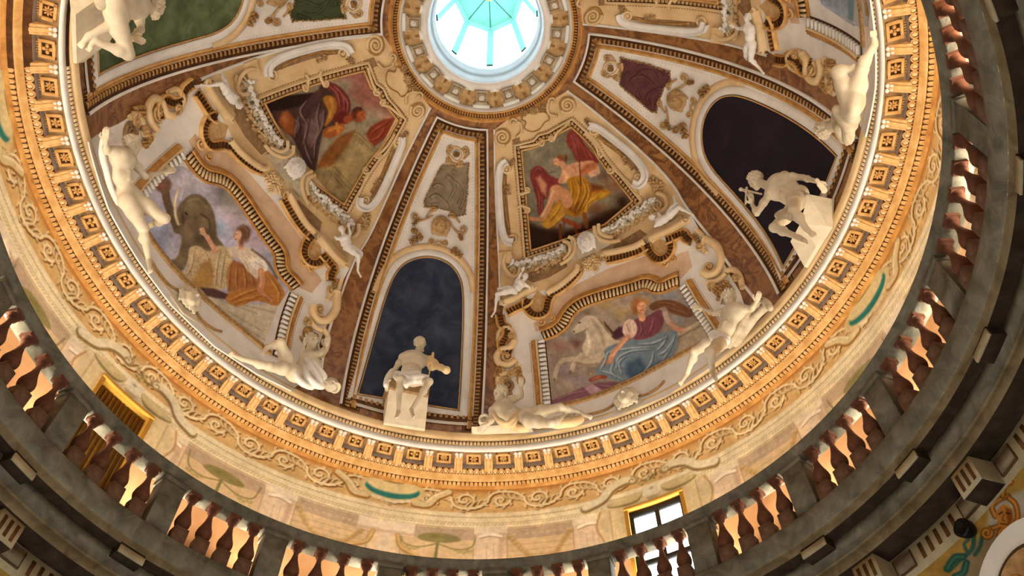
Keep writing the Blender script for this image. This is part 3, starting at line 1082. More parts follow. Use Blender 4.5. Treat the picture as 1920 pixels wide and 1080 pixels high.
# wall below: consoles, framed panels, garlands and small trees
cons = [float(wx(a)) for a in (-104, -121.5, -138.5, -156.3, -188.4, -203.4, -225.0, -240.0, -258, -276, -294)]
edges = sorted(cons + [float(wx(-172.6))])
for i in range(len(edges) - 1):
    a, b = edges[i] + .28, edges[i + 1] - .28
    if b - a < .3: continue
    m = (a + b) / 2
    dp.poly(bx(a - .02, b + .02, 11.0, 11.85), '#b39c84')
    dp.poly(bx(a, b, 11.0, 11.83), '#d5bd98')
    dp.poly(bx(a, b, 11.62, 11.83), '#b9a58e')
    if i % 2 == 0:
        dp.stroke([(m - .02, 11.0), (m, 11.55)], 0.05, '#7f7a4c', 0.02)
        dp.poly([(m - .34, 11.62), (m - .2, 11.72), (m + .05, 11.745), (m + .3, 11.69), (m + .36, 11.6), (m + .1, 11.54), (m - .2, 11.55)], '#8d8558', 0.03, .95, 4)
        dp.blob(m - .05, 11.66, .2, .05, '#77713f', .6)
        for s in (-1, 1):
            dp.stroke([(m, 11.52), (m + s * .3, 11.42), (m + s * .55, 11.48), (m + s * .62, 11.75)], 0.025, '#8b8055', 0.02)
            for q in range(10):
                dp.blob(m + s * (.28 + .03 * q), 11.40 + .02 * math.sin(q * 2.1) - .03 * math.sin(q * .35), .035, .04, '#8f8a55' if q % 2 else '#b5a266', .8)
    else:
        for z in (11.50, 11.38, 11.28):
            dp.stroke([(a, z), (b, z)], 0.02, '#bfa37e', 0.02, .8, 0)
        for q in np.arange(a + .1, b, .11):
            dp.blob(q, 11.72, .04, .03, '#d8c6ac', .8)
        g = spline(np.array([(a + .02, 11.7), (a + .22, 11.42), (m - .1, 11.24), (m + .2, 11.26), (b - .2, 11.44), (b - .02, 11.7)]), 8)
        for q, p in enumerate(g):
            dp.blob(p[0], p[1] - .02, .055, .05, '#9a7c4e', .6)
            dp.blob(p[0], p[1], .045, .04, '#c0a066' if q % 2 else '#d6bd86', .85)
for cx in cons:
    dp.poly(bx(cx - .27, cx + .27, 11.76, 11.90), '#e6dac2', 0.02)
    dp.poly([(cx - .25, 11.77), (cx + .25, 11.77), (cx + .22, 11.5), (cx + .19, 11.0), (cx - .19, 11.0), (cx - .22, 11.5)], '#dcc9b0', 0.02)
    dp.poly([(cx + .13, 11.77), (cx + .25, 11.77), (cx + .22, 11.5), (cx + .19, 11.0), (cx + .11, 11.0)], '#c7ad94', 0.04, .8)
    dp.stroke([(cx - .16, 11.70), (cx, 11.745), (cx + .16, 11.70)], 0.07, '#f4ecdc', 0.03)
    dp.stroke([(cx - .17, 11.66), (cx, 11.70), (cx + .17, 11.66)], 0.02, '#a98a70', 0.02)
    for q in (-.06, .05):
        dp.stroke([(cx + q, 11.55), (cx + q, 11.0)], 0.015, '#c4a890', 0.015, .8, 0)
cx = carts[0]
dp.poly(bx(cx - .46, cx + .46, 11.60, 11.88), '#e9ddc8', 0.02)
dp.poly(bx(cx - .46, cx + .46, 11.60, 11.68), '#cdb49a', 0.05, .8)
dp.poly(bx(cx - .1, cx + .1, 11.0, 11.62), '#e0cfb8', 0.02)
for s in (-1, 1):
    dp.stroke([(cx + s * .2, 11.6), (cx + s * .28, 11.36), (cx + s * .55, 11.22)], 0.08, '#a98550', 0.03)
    dp.stroke([(cx + s * .2, 11.61), (cx + s * .28, 11.38), (cx + s * .55, 11.24)], 0.045, '#d3b67e', 0.03)

# painted surrounds of the two windows
WIN = [(-213.6, 4.2), (-130.3, 4.2)]
for a, hw in WIN:
    cx = float(wx(a))
    dp.poly(bx(cx - .95, cx + .95, 11.0, 11.92), '#dccba2', 0.03)
    for s in (-1, 1):
        dp.poly(bx(cx + s * .82 - .1, cx + s * .82 + .1, 11.0, 11.95), '#d4c4a0', 0.02)
        dp.stroke([(cx + s * .74, 11.0), (cx + s * .74, 11.9)], 0.02, '#b59c72', 0.02, .9, 0)
        dp.stroke([(cx + s * .90, 11.9), (cx + s * .98, 11.6), (cx + s * .88, 11.3)], 0.035, '#b8966c', 0.02)
        # broken scroll pediment
        dp.stroke([(cx + s * 1.12, 12.06), (cx + s * .85, 12.16), (cx + s * .66, 12.36), (cx + s * .42, 12.44), (cx + s * .28, 12.42)], 0.2, '#8f7a50', 0.03)
        dp.stroke([(cx + s * 1.12, 12.10), (cx + s * .85, 12.20), (cx + s * .66, 12.40), (cx + s * .42, 12.48), (cx + s * .28, 12.44)], 0.15, '#e4dec2', 0.03)
        dp.stroke(spiral(cx + s * .30, 12.42, .09, .02, 1.2, PI / 2, s), 0.03, '#a8966c', 0.02, 1, 0)
        dp.poly([(cx + s * .2, 12.1), (cx + s * .75, 12.03), (cx + s * .68, 11.93), (cx + s * .35, 11.9), (cx + s * .2, 11.98)], '#8f8050', 0.03, .9, 3)
        dp.poly([(cx + s * .2, 12.13), (cx + s * .75, 12.06), (cx + s * .68, 11.97), (cx + s * .35, 11.95), (cx + s * .2, 12.02)], '#cbbd92', 0.03, .9, 3)
    dp.poly([(cx - .17, 12.2), (cx + .17, 12.2), (cx + .12, 11.96), (cx - .12, 11.96)], '#dcd8c2', 0.02)
    dp.poly([(cx - .12, 11.96), (cx + .12, 11.96), (cx + .07, 11.88), (cx - .07, 11.88)], '#b9a884', 0.02)
    dp.blob(cx + .0, 12.12, .05, .035, '#8a7c5a', .9)
    for q in range(26):
        aa = rr.uniform(0, PI)
        ra = rr.uniform(0.02, .2)
        dp.blob(cx + ra * math.cos(aa), 12.26 + ra * 1.1 * math.sin(aa), .04, .03, ['#7e7446', '#a39460', '#cfc39a', '#5f5a34'][q % 4], .85, rr.uniform(0, 3))
dp.mottle(0.025, 0.25, 9)


def cyl_surf(r):
    def f(x, z):
        return cyl(A0 - np.degrees(np.asarray(x) / RW), r, np.asarray(z))
    return f


mask = np.ones(dp.X.shape, bool)
for a, hw in WIN:
    cx = float(wx(a)); h = math.radians(hw) * RW
    mask &= ~((np.abs(dp.X - cx) < h) & (dp.Y < 11.80))
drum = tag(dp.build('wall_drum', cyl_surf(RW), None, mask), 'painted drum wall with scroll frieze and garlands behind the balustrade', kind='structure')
stone('white_reveal', [(0.3, '#ded6c4'), (0.9, '#eee8da')], 3, 0.8, 0.0)
# lower strip of the drum, with the window openings left out
segs = []
cuts = [A0]
for a, hw in sorted(WIN, key=lambda q: -q[0]):
    cuts += [a + hw, a - hw]
cuts.append(A1)
for i in range(0, len(cuts), 2):
    v, f = lathe([(RW, 9.28), (RW, 11.18)], cuts[i], cuts[i + 1], 60)
    obj('drum_base', v, f, 'gallery_plaster', drum)
v, f = lathe([(RW, 9.28), (RW, 12.79)], A1, A1 - (360 - (A0 - A1)), 60)
obj('drum_back', v, f, 'gallery_plaster', drum)

for n, (a, hw) in enumerate(WIN):
    w = empty('window_%d' % (n + 2), tuple(cyl(a, RW, 10.6)), ['tall gallery window with dark frame and white daylight', 'gallery window with closed brown louvred shutters in yellow reveal'][n], kind='structure')
    z0, z1, ro = 9.28, 11.80, 6.55
    ro = 6.27 if n == 0 else 6.36
    for u0, u1, za, zb in ((a + hw + .5, a + hw - .1, z0, z1 + .05), (a - hw + .1, a - hw - .5, z0, z1 + .05), (a + hw + .5, a - hw - .5, z1 - .015, z1 + .05)):
        v, f = ringbox(u0, u1, 6.125, 6.17, za, zb, 5)
        obj('window_surround', v, f, 'yellow_reveal', w)
    t = np.linspace(a + hw, a - hw, 5)
    v = np.concatenate([cyl(t, RW, z1), cyl(t, ro, z1 + .04)])
    obj('reveal_head', v, [(i, i + 1, 6 + i, 5 + i) for i in range(4)], 'yellow_reveal', w)
    for q, s in ((a + hw, 0.4), (a - hw, -0.4)):
        obj('reveal_side', [cyl(q, RW, z0), cyl(q, RW, z1), cyl(q, ro, z1 + .04), cyl(q, ro, z0)], [(0, 1, 2, 3)], 'yellow_reveal', w)

    def pbox(u0, u1, za, zb, r0, r1, nm, mt, ww=w, a=a, hw=hw):
        v, f = ringbox(a + hw * u0, a + hw * u1, r0, r1, za, zb, 3)
        return obj(nm, v, f, mt, ww)
    if n == 0:
        for (u0, u1, za, zb) in ((1, .86, z0, z1), (-.86, -1, z0, z1), (.08, -.08, z0, z1), (1, -1, z1 - .09, z1 + .04), (1, -1, 10.72, 10.80), (1, -1, z0, z0 + .1)):
            pbox(u0, u1, za, zb, 6.23, 6.28, 'window_frame', 'window_frame_dark')
        for (u0, u1, za, zb) in ((.86, .08, 10.8, z1 - .09), (-.08, -.86, 10.8, z1 - .09), (.86, .08, z0 + .1, 10.72), (-.08, -.86, z0 + .1, 10.72)):
            v, f = ringbox(a + hw * u0, a + hw * u1, 6.255, 6.26, za, zb, 3)
            obj('window_pane', v, f, 'glass', w)
    else:
        pbox(1, -1, z0, z1 + .04, 6.33, 6.36, 'shutter_back', 'window_frame_dark')
        for i in range(24):
            u = 1 - 2 * (i + .5) / 24
            v, f = ringbox(a + hw * (u + .03), a + hw * (u - .028), 6.25 + .02 * (i % 2), 6.33, z0, z1 - .02, 2)
            obj('shutter_slat', v, f, 'shutter_brown', w)
    area_light('window_portal', tuple(cyl(a, 6.6, 10.6)), (0, 0, 10.6), 0.95, 2.4, 1, (1, 1, 1), portal=True)

# ============================================================ stucco panels of the dome
class Panel:
    """a sector of the dome between two meridians; reference picture points can be carried from one sector to another"""
    def __init__(s, lt, rt, lb, rb, eb=-4.0, et=68.4):
        s.lt, s.rt, s.lb, s.rb, s.eb, s.et = lt, rt, lb, rb, eb, et

    def P(s, u, v, lift=0.0):
        u = np.asarray(u, float); v = np.asarray(v, float)
        L = s.lb + (s.lt - s.lb) * v; R = s.rb + (s.rt - s.rb) * v
        return AE((L + R) / 2 + (R - L) / 2 * u, s.eb + (s.et - s.eb) * v, lift)

    def uv(s, P):
        a, e = to_ae(P)
        v = (e - s.eb) / (s.et - s.eb)
        L = s.lb + (s.lt - s.lb) * v; R = s.rb + (s.rt - s.rb) * v
        m = (L + R) / 2
        a = (a - m + 180) % 360 - 180
        return a / ((R - L) / 2), v

    def ref(s, ref):
        """surface function taking picture points drawn over the reference sector"""
        if ref is s:
            return S
        def f(x, y, lift=0.0):
            u, v = ref.uv(S(x, y))
            return s.P(u, v, lift)
        return f

    def uvsurf(s, x, y, lift=0.0):
        return s.P(np.asarray(x) / 100, np.asarray(y) / 100, lift)


NC = Panel(-155.8, -187.4, -160.2, -186.8)
NR = Panel(-246.5, -276.0, -247.2, -276.2)
NL = Panel(-67.5, -98.9, -66.0, -93.5)
WR = Panel(-193.4, -246.5 + 3.0, -188.5, -245.5)
WL = Panel(-101.9, -150.9, -96.5, -158.2)
WT = Panel(-281.5, -332.0, -279.0, -334.0)


def L3(surf, pts, lift=0.0):
    p = np.asarray(pts, float)
    return surf(p[:, 0], p[:, 1], lift)


def line(surf, pts, lift=0.0, n=10, closed=False, smooth=True, step=None):
    p = spline(pts, n, closed) if smooth else densify(np.asarray(pts, float), step or 8, closed)
    return L3(surf, p, lift)


def scroll_pts(cx, cy, r, turns, a0, sgn, rmin=0.14, n=None):
    n = n or int(14 * turns) + 4
    t = np.linspace(0, 1, n)
    rr_ = r * (1 - (1 - rmin) * t ** 0.85)
    a = a0 + sgn * 2 * PI * turns * t
    return np.stack([cx + rr_ * np.cos(a), cy + rr_ * np.sin(a)], 1)


def volute(mb, surf, cx, cy, r, turns, a0, sgn, wd=0.030, lift=0.03, flat=1.1, eye=True):
    """carved spiral, all sizes of the drawing in reference pixels, rod width in metres"""
    p = scroll_pts(cx, cy, r, turns, a0, sgn)
    P = L3(surf, p, lift)
    rad = wd * np.linspace(1.0, 0.55, len(P))
    mb.put(*tube(P, rad, k=6, flat=flat))
    if eye:
        c = surf(np.array([cx]), np.array([cy]), lift)[0]
        n = nrm(c); t = unit(np.cross(n, [0, 0, 1.0])); b = np.cross(n, t)
        q = wd * .9
        mb.put(*ellipsoid(c + n * wd * .5, [t * q, b * q, n * q * 1.2], 8, 5))
    return p


def sscroll(mb, surf, pts, wd=0.03, lift=0.03, flat=1.1, n=8, w0=1.0, w1=1.0):
    P = line(surf, pts, lift, n)
    mb.put(*tube(P, wd * np.linspace(w0, w1, len(P)), k=6, flat=flat))


def acanthus(mb, surf, x0, y0, x1, y1, wpx, lift=0.015, h=0.05, lobes=3):
    """curled leaf from stem to tip made of overlapping lobes"""
    d = np.array([x1 - x0, y1 - y0], float)
    l = np.linalg.norm(d); d /= l
    nn = np.array([-d[1], d[0]])
    for i in range(lobes):
        f = (i + .6) / (lobes + .4)
        c = np.array([x0, y0]) + d * l * f
        w = wpx * (1 - .35 * f)
        for s in (-1, 0, 1):
            q = c + nn * s * w * .55 + d * (0 if s else w * .3)
            p3 = surf(q[:1], q[1:], lift)[0]
            tip = q + (d * .9 + nn * s * .8) * w * .6
            t3 = surf(tip[:1], tip[1:], lift)[0] - p3
            n = nrm(p3); b = np.cross(n, t3)
            mb.put(*ellipsoid(p3 + n * h * .25, [t3, b * .5, n * h * (.8 if s else 1.1)], 6, 4))


def lumps(mb, surf, pts, rpx, lift, rng, jit=.4, h=1.0):
    for x, y in pts:
        r = rpx * rng.uniform(.75, 1.25)
        c = surf(np.array([x + rng.normal() * rpx * jit]), np.array([y + rng.normal() * rpx * jit]), lift)[0]
        m = r * 0.0088
        n = nrm(c)
        mb.put(*ellipsoid(c + n * m * .5 * h, np.eye(3) * m, 6, 4))


def jag(poly, step, amp, seed=0):
    p = densify(np.asarray(poly, float), step, True)
    c = p.mean(0)
    k = np.where(np.arange(len(p)) % 2 == 0, 1, -1)[:, None]
    d = unit(p - c)
    return p + d * k * amp


# carved face used for masks (built once, at unit height, x right, y up, z out)
def surface_net(D, org, res):
    ins = D < 0
    nx, ny, nz = D.shape
    c = np.zeros((nx - 1, ny - 1, nz - 1), int)
    acc = np.zeros((nx - 1, ny - 1, nz - 1, 3)); cnt = np.zeros((nx - 1, ny - 1, nz - 1))
    sl = lambda o, n: slice(o, n - 1 + o)
    cor = {}
    for i in (0, 1):
        for j in (0, 1):
            for k in (0, 1):
                cor[i, j, k] = D[sl(i, nx), sl(j, ny), sl(k, nz)]
                c += cor[i, j, k] < 0
    act = (c > 0) & (c < 8)
    ai = np.argwhere(act)
    A = {q: cor[q][act] for q in cor}
    acc = np.zeros((len(ai), 3)); cnt = np.zeros(len(ai))
    keys = list(A)
    for q in keys:
        for ax in range(3):
            if q[ax] == 0:
                q2 = list(q); q2[ax] = 1; q2 = tuple(q2)
                a, b = A[q], A[q2]
                m = (a < 0) != (b < 0)
                t = np.where(m, a / np.where(m, a - b, 1), 0)
                p = np.tile(np.array(q, float), (len(a), 1)); p[:, ax] = t
                acc += p * m[:, None]; cnt += m
    V = (ai + acc / cnt[:, None]) * res + org
    idx = -np.ones(act.shape, int); idx[act] = np.arange(len(ai))
    F = []
    for ax in range(3):
        s0 = [slice(None)] * 3; s1 = [slice(None)] * 3
        s0[ax] = slice(0, -1); s1[ax] = slice(1, None)
        a = ins[tuple(s0)]; b = ins[tuple(s1)]
        ch = np.argwhere(a != b)
        o1, o2 = [(1, 2), (2, 0), (0, 1)][ax]
        ok = (ch[:, o1] > 0) & (ch[:, o2] > 0) & (ch[:, o1] < D.shape[o1] - 1) & (ch[:, o2] < D.shape[o2] - 1)
        ch = ch[ok]
        flip = a[tuple(ch.T)]
        q = []
        for d1, d2 in ((-1, -1), (0, -1), (0, 0), (-1, 0)):
            t = ch.copy(); t[:, o1] += d1; t[:, o2] += d2
            q.append(idx[tuple(t.T)])
        q = np.stack(q, 1)
        q = np.where(flip[:, None], q, q[:, ::-1])
        F.append(q)
    return V, np.concatenate(F).astype(np.int32)


class Sdf:
    def __init__(s):
        s.p = []

    def cap(s, a, b, ra, rb=None, k=0.03, sub=False):
        a = np.asarray(a, float); b = np.asarray(b, float)
        rb = ra if rb is None else rb
        s.p.append(('c', a, b, ra, rb, k, sub)); return s

    def ell(s, c, ax, r, k=0.03, sub=False):
        s.p.append(('e', np.asarray(c, float), np.asarray(ax, float), np.asarray(r, float), k, sub)); return s

    def ball(s, c, r, k=0.03, sub=False):
        return s.cap(c, np.asarray(c, float) + 1e-6, r, r, k, sub)

    def build(s, res):
        lo = np.full(3, 1e9); hi = -lo
        for p in s.p:
            if p[-1]: continue
            if p[0] == 'c':
                r = max(p[3], p[4]); q = np.stack([p[1] - r, p[1] + r, p[2] - r, p[2] + r])
            else:
                r = p[3].max(); q = np.stack([p[1] - r, p[1] + r])
            lo = np.minimum(lo, q.min(0)); hi = np.maximum(hi, q.max(0))
        lo -= res * 3; hi += res * 3
        n = np.ceil((hi - lo) / res).astype(int) + 1
        D = np.full(n, 1.0)
        axs = [lo[i] + np.arange(n[i]) * res for i in range(3)]
        for p in s.p:
            k = p[-2]
            if p[0] == 'c':
                r = max(p[3], p[4]) + k + res * 2
                a = np.minimum(p[1], p[2]) - r; b = np.maximum(p[1], p[2]) + r
            else:
                r = p[3].max() + k + res * 2
                a = p[1] - r; b = p[1] + r
            i0 = np.clip(((a - lo) / res).astype(int), 0, n); i1 = np.clip(((b - lo) / res).astype(int) + 2, 0, n)
            if (i1 <= i0).any(): continue
            w = tuple(slice(i0[q], i1[q]) for q in range(3))
            X = np.stack(np.meshgrid(*[axs[q][w[q]] for q in range(3)], indexing='ij'), -1)
            if p[0] == 'c':
                e = p[2] - p[1]; t = np.clip((X - p[1]) @ e / (e @ e + 1e-12), 0, 1)
                d = np.linalg.norm(X - p[1] - t[..., None] * e, axis=-1) - (p[3] + (p[4] - p[3]) * t)
            else:
                q = (X - p[1]) @ p[2].T
                k0 = np.linalg.norm(q / p[3], axis=-1); k1 = np.linalg.norm(q / p[3] ** 2, axis=-1) + 1e-9
                d = k0 * (k0 - 1) / k1
            o = D[w]
            if p[-1]:
                h = np.clip(.5 - .5 * (o + d) / k, 0, 1)
                D[w] = o * (1 - h) - d * h + k * h * (1 - h)
            else:
                h = np.clip(.5 + .5 * (o - d) / k, 0, 1)
                D[w] = o * (1 - h) + d * h - k * h * (1 - h)
        return surface_net(D, lo, res)


def face_sdf(sd, c, R, U, F, s, hair='curly', beard=False, seed=1, ears=True):
    """head about 2*s tall: R right, U up, F the way it looks"""
    r = np.random.default_rng(seed)
    c = np.asarray(c, float)
    at = lambda x, y, z: c + (R * x + U * y + F * z) * s
    B = np.stack([R, U, F])
    sd.ell(at(0, .22, -.10), B, np.array([.70, .76, .84]) * s, .05 * s)
    sd.ell(at(0, -.35, .22), B, np.array([.50, .60, .52]) * s, .2 * s)
    sd.ball(at(0, -.80, .48), .20 * s, .2 * s)
    for q in (-1, 1):
        sd.ball(at(q * .38, -.18, .48), .22 * s, .2 * s)
        sd.ball(at(q * .29, .06, .80), .17 * s, .08 * s, True)
        sd.ball(at(q * .28, .05, .62), .145 * s, .02 * s)
        sd.cap(at(q * .1, .24, .76), at(q * .48, .22, .60), .09 * s, .07 * s, .08 * s)
        if ears:
            sd.ell(at(q * .72, -.02, -.05), B, np.array([.10, .22, .15]) * s, .04 * s)
    sd.cap(at(0, .20, .74), at(0, -.14, .98), .08 * s, .12 * s, .06 * s)
    sd.ball(at(.1, -.17, .84), .09 * s, .05 * s); sd.ball(at(-.1, -.17, .84), .09 * s, .05 * s)
    sd.cap(at(-.2, -.43, .66), at(.2, -.43, .66), .07 * s, .07 * s, .05 * s)
    sd.cap(at(-.16, -.55, .66), at(.16, -.55, .66), .08 * s, .08 * s, .05 * s)
    sd.cap(at(-.22, -.49, .76), at(.22, -.49, .76), .03 * s, .03 * s, .03 * s, True)
    if hair:
        n = 70 if hair == 'curly' else 46
        for i in range(n):
            z = 1 - 2 * (i + .5) / n; a = i * 2.39996
            d = np.array([math.sqrt(1 - z * z) * math.cos(a), z, math.sqrt(1 - z * z) * math.sin(a)])
            if d[2] > .45 and d[1] < .55: continue
            if d[1] < -.45: continue
            if hair == 'curly':
                sd.ball(at(d[0] * .74, .22 + d[1] * .80, -.1 + d[2] * .86), s * r.uniform(.13, .21), .04 * s)
            else:
                p = at(d[0] * .74, .22 + d[1] * .80, -.1 + d[2] * .86)
                sd.cap(p, p - U * s * .3 - F * s * .15, s * .13, s * .08, .04 * s)
        if hair == 'long':
            for i in range(9):
                a = (i / 8 - .5) * 3.0
                sd.cap(at(.74 * math.sin(a), .1, -.15 - .7 * math.cos(a)), at(.85 * math.sin(a), -1.0, -.15 - .7 * math.cos(a)), .18 * s, .12 * s, .06 * s)
    if beard:
        for i in range(26):
            x = r.uniform(-.48, .48); y = -.55 - r.uniform(0, .62) * (1 - abs(x))
            sd.ball(at(x, y, .62 - .5 * abs(x) - .1 * r.random()), s * r.uniform(.11, .18), .05 * s)
        for q in (-1, 1):
            sd.cap(at(0, -.36, .86), at(q * .3, -.48, .62), .07 * s, .06 * s, .04 * s)
    return sd


_E = np.eye(3)
sd = face_sdf(Sdf(), (0, 0, 0), _E[0], _E[1], _E[2], .5, 'curly', True, 3)
MASK_V, MASK_F = sd.build(.045)
sd = face_sdf(Sdf(), (0, 0, 0), _E[0], _E[1], _E[2], .5, 'long', False, 4)
for i in range(18):
    a = i / 18 * 2 * PI
    sd.ball((.43 * math.cos(a), .06 + .50 * math.sin(a), -.06), .11, .04)
    sd.ball((.52 * math.cos(a + .17), .06 + .59 * math.sin(a + .17), -.10), .08, .04)
LION_V, LION_F = sd.build(.05)


def mask_obj(name, kind, surf, x, y, hpx, ux, uy, mat, parent=None, lift=0.02, depth=.7):
    """a carved mask set on the dome: centre, height in pixels, picture direction of its crown"""
    V, F_ = (MASK_V, MASK_F) if kind == 'man' else (LION_V, LION_F)
    c = surf(np.array([x], float), np.array([y], float), lift)[0]
    d = surf(np.array([x + ux], float), np.array([y + uy], float), lift)[0] - c
    n = nrm(c)
    U = unit(d - n * (d @ n)); R = np.cross(U, n)
    m = hpx * np.linalg.norm(d) / math.hypot(ux, uy)
    v = c + (V[:, 0:1] * R + V[:, 1:2] * U + (V[:, 2:3] + .15) * n * depth) * m
    return obj(name, v, F_, mat, parent, True)


# ------------------------------------------------------------ the arched niche panels
def niche(pn, label, backmat, reliefmat, arch=None):
    base = pn.P(0, 0.5)
    root = empty('niche_panel', tuple(base), label, 'panel')
    sf = pn.ref(NC)
    # white field
    gu, gv = np.meshgrid(np.linspace(-.94, .94, 25), np.linspace(.02, .985, 70), indexing='ij')
    obj('field', pn.P(gu.ravel(), gv.ravel(), .02), grid_faces(25, 70).astype(np.int32), 'white_stucco', root, True)
    # border mouldings: outer path runs up the left side, over the top, down the right side
    vv = np.linspace(0.0, 1, 40)
    path = np.concatenate([pn.P(-1 + 0 * vv, vv), pn.P(np.linspace(-1, 1, 12)[1:-1], np.ones(10)), pn.P(1 + 0 * vv, vv[::-1])])
    sgn = 1 if np.cross(nrm(path[:1])[0], unit(path[1] - path[0])) @ (pn.P(0, .0) - path[0]) > 0 else -1

    def bandm(name, d0, d1, h0, h1, mat):
        prof = [(sgn * d0, 0.0), (sgn * d0, h0), (sgn * (d0 * .5 + d1 * .5), max(h0, h1)), (sgn * d1, h1), (sgn * d1, 0.0)]
        return obj(name, *sweep(path, prof), mat, root)
    bandm('white_edge', 0, .04, .055, .055, 'white_stucco')
    bandm('leaf_ground', .04, .205, .03, .02, 'brown_ground')
    bandm('gold_rope', .205, .24, .06, .06, 'gilt')
    bandm('gold_rope', .246, .282, .06, .055, 'pale_gilt')
    bandm('inner_ground', .28, .365, .02, .028, 'brown_ground')

    def inner(d):
        T, A, N, mit = frames(path, nrm, False)
        return path + A * sgn * d * mit
    u, uf = leaf_unit(0.038, 0.078, 0.055)
    if sgn > 0: u = u * [1, -1, 1]
    v, f = repeat(inner(.122), .094, u, uf)
    tag(MB().put(v, f).build('leaf_moulding', 'ochre_ornament', root), kind='stuff')
    u, uf = leaf_unit(0.028, 0.04, 0.034)
    v, f = repeat(inner(.322), .074, u, uf)
    tag(MB().put(v, f).build('leaf_moulding', 'tan_relief', root), kind='stuff')
    # foot moulding of eggs
    q = pn.P(np.linspace(-.86, .86, 24), np.full(24, .045))
    obj('foot_ground', *sweep(q, [(-.09, 0), (-.09, .06), (.07, .035), (.07, 0)]), 'brown_ground', root)
    eu, ef = egg_unit(.036, .05, .035, 8, 4)
    em = mesh_data('egg', eu, ef, 'ochre_ornament', True)
    for m in stations(pn.P(np.linspace(-.85, .85, 24), np.full(24, .046), .045), .105):
        add('egg', em, root, m)
    # arch
    A = arch or [(671, 742), (690, 676), (709, 607), (724, 558), (737, 525), (752, 503), (772, 490), (798, 484), (824, 488), (846, 501), (860, 522), (866, 552), (866, 610), (863, 690), (858, 772)]
    Ap = spline(A, 6)
    poly = np.concatenate([Ap, [(764, 757)]])
    v, f = plate(poly, sf, 0.0, 0.032, 8)
    obj('niche_back', v, f, backmat, root)
    P = L3(sf, Ap)
    s2 = 1 if np.cross(nrm(P[:1])[0], unit(P[1] - P[0])) @ (sf(np.array([765.]), np.array([650.]))[0] - P[0]) > 0 else -1
    Pc = np.concatenate([P, line(sf, [A[-1], (764, 757), A[0]], 0, 6)[1:-1]])
    obj('dark_fillet', *sweep(Pc, [(-s2 * .0, .02), (-s2 * .0, .045), (-s2 * .028, .045), (-s2 * .028, .02)], closed=True), 'dark_line', root)
    obj('gold_fillet', *sweep(Pc, [(s2 * .0, .02), (s2 * .0, .06), (-s2 * .018, .06), (-s2 * .018, .02)], closed=True), 'pale_gilt', root)
    obj('white_surround', *sweep(Pc, [(-s2 * .04, .0), (-s2 * .04, .05), (-s2 * .05, .058), (-s2 * .16, .05), (-s2 * .18, .02)], closed=True), 'white_stucco', root)
    # raised cream band round the arch head
    hd = L3(sf, spline(A[3:12], 6))
    obj('arch_band', *sweep(hd, [(-s2 * .18, .02), (-s2 * .19, .06), (-s2 * .30, .055), (-s2 * .32, .02)]), 'cream_stucco', root)
    # monochrome relief with leafy frame
    rel = [(829, 309), (853, 311), (878, 307), (877, 350), (872, 402), (858, 406), (845, 396), (822, 391), (797, 388), (795, 376), (811, 345)]
    v, f = plate(jag(rel, 5, 1.2), sf, .0, .035, 6)
    ro = obj('relief', v, f, 'cream_stucco' if False else reliefmat, root)
    mb = MB()
    r = np.random.default_rng(11)
    for pts, w in (([(838, 330), (848, 338), (853, 352), (846, 368), (838, 384)], .05), ([(852, 340), (862, 350), (866, 366), (858, 382)], .04),
                   ([(812, 352), (822, 346), (834, 352)], .045), ([(806, 372), (818, 366), (830, 374), (842, 392)], .05), ([(848, 320), (856, 324)], .05),
                   ([(862, 392), (868, 380), (872, 368)], .035), ([(824, 322), (836, 318)], .03), ([(808, 384), (824, 382)], .035)):
        sscroll(mb, sf, pts, w, .035, .6, 6, 1, .6)
    mb.build('relief_figures', reliefmat, ro, True)
    mb = MB()
    for p in densify(np.array(rel, float), 5, True):
        lumps(mb, sf, [p], 2.6, .035, r, .2)
    mb.build('relief_border', 'ochre_ornament', ro, True)
    # carved ornament
    def orn(name, fn, mat='tan_relief', k=None):
        mb = MB(); fn(mb)
        o = mb.build(name, mat, root, True)
        return o
    for (x, y, rr2, a0, sg, tail) in ((778, 405, 9, .3, 1, [(786, 414), (800, 410), (812, 404)]), (868, 430, 9, 2.6, -1, [(860, 438), (850, 428), (842, 414)]),
                                      (809, 452, 6, .5, 1, [(816, 456), (824, 452)]), (834, 455, 6, 2.6, -1, [(828, 458), (824, 452)]),
                                      (812, 393, 6, 0, -1, [(806, 398), (800, 406)]), (848, 405, 6, 3, 1, [(854, 409), (862, 418)]),
                                      (840, 300, 6, 2.5, -1, [(846, 306), (854, 308)]), (864, 306, 6, .6, 1, [(858, 312), (854, 308)]),
                                      (845, 278, 7, 1.5, 1, [(838, 284), (842, 294)]), (872, 281, 7, 1.5, -1, [(879, 288), (870, 298)])):
        orn('scroll', lambda mb: (volute(mb, sf, x, y, rr2, 1.4, a0, sg, .026, .045), sscroll(mb, sf, [scroll_pts(x, y, rr2, 1.4, a0, sg)[0]] + tail, .03, .045, 1, 6, 1, .6)))
    for (x0, y0, x1, y1, w) in ((792, 440, 766, 458, 9), (846, 466, 868, 484, 8), (786, 410, 772, 424, 5), (862, 440, 866, 452, 5), (850, 290, 862, 290, 6), (776, 436, 778, 430, 7)):
        orn('acanthus_leaf', lambda mb: acanthus(mb, sf, x0, y0, x1, y1, w, .045, .07), 'ochre_ornament')
    mask_obj('mask', 'lion', sf, 826, 426, 30, 2, -10, 'tan_relief', root, .05, .8)
    orn('cartouche', lambda mb: (mb.put(*tube(line(sf, [(842, 282), (852, 276), (864, 281), (868, 294), (858, 303), (848, 298), (842, 290)], .03, 5), .03, flat=.7))), 'cream_stucco')
    return root


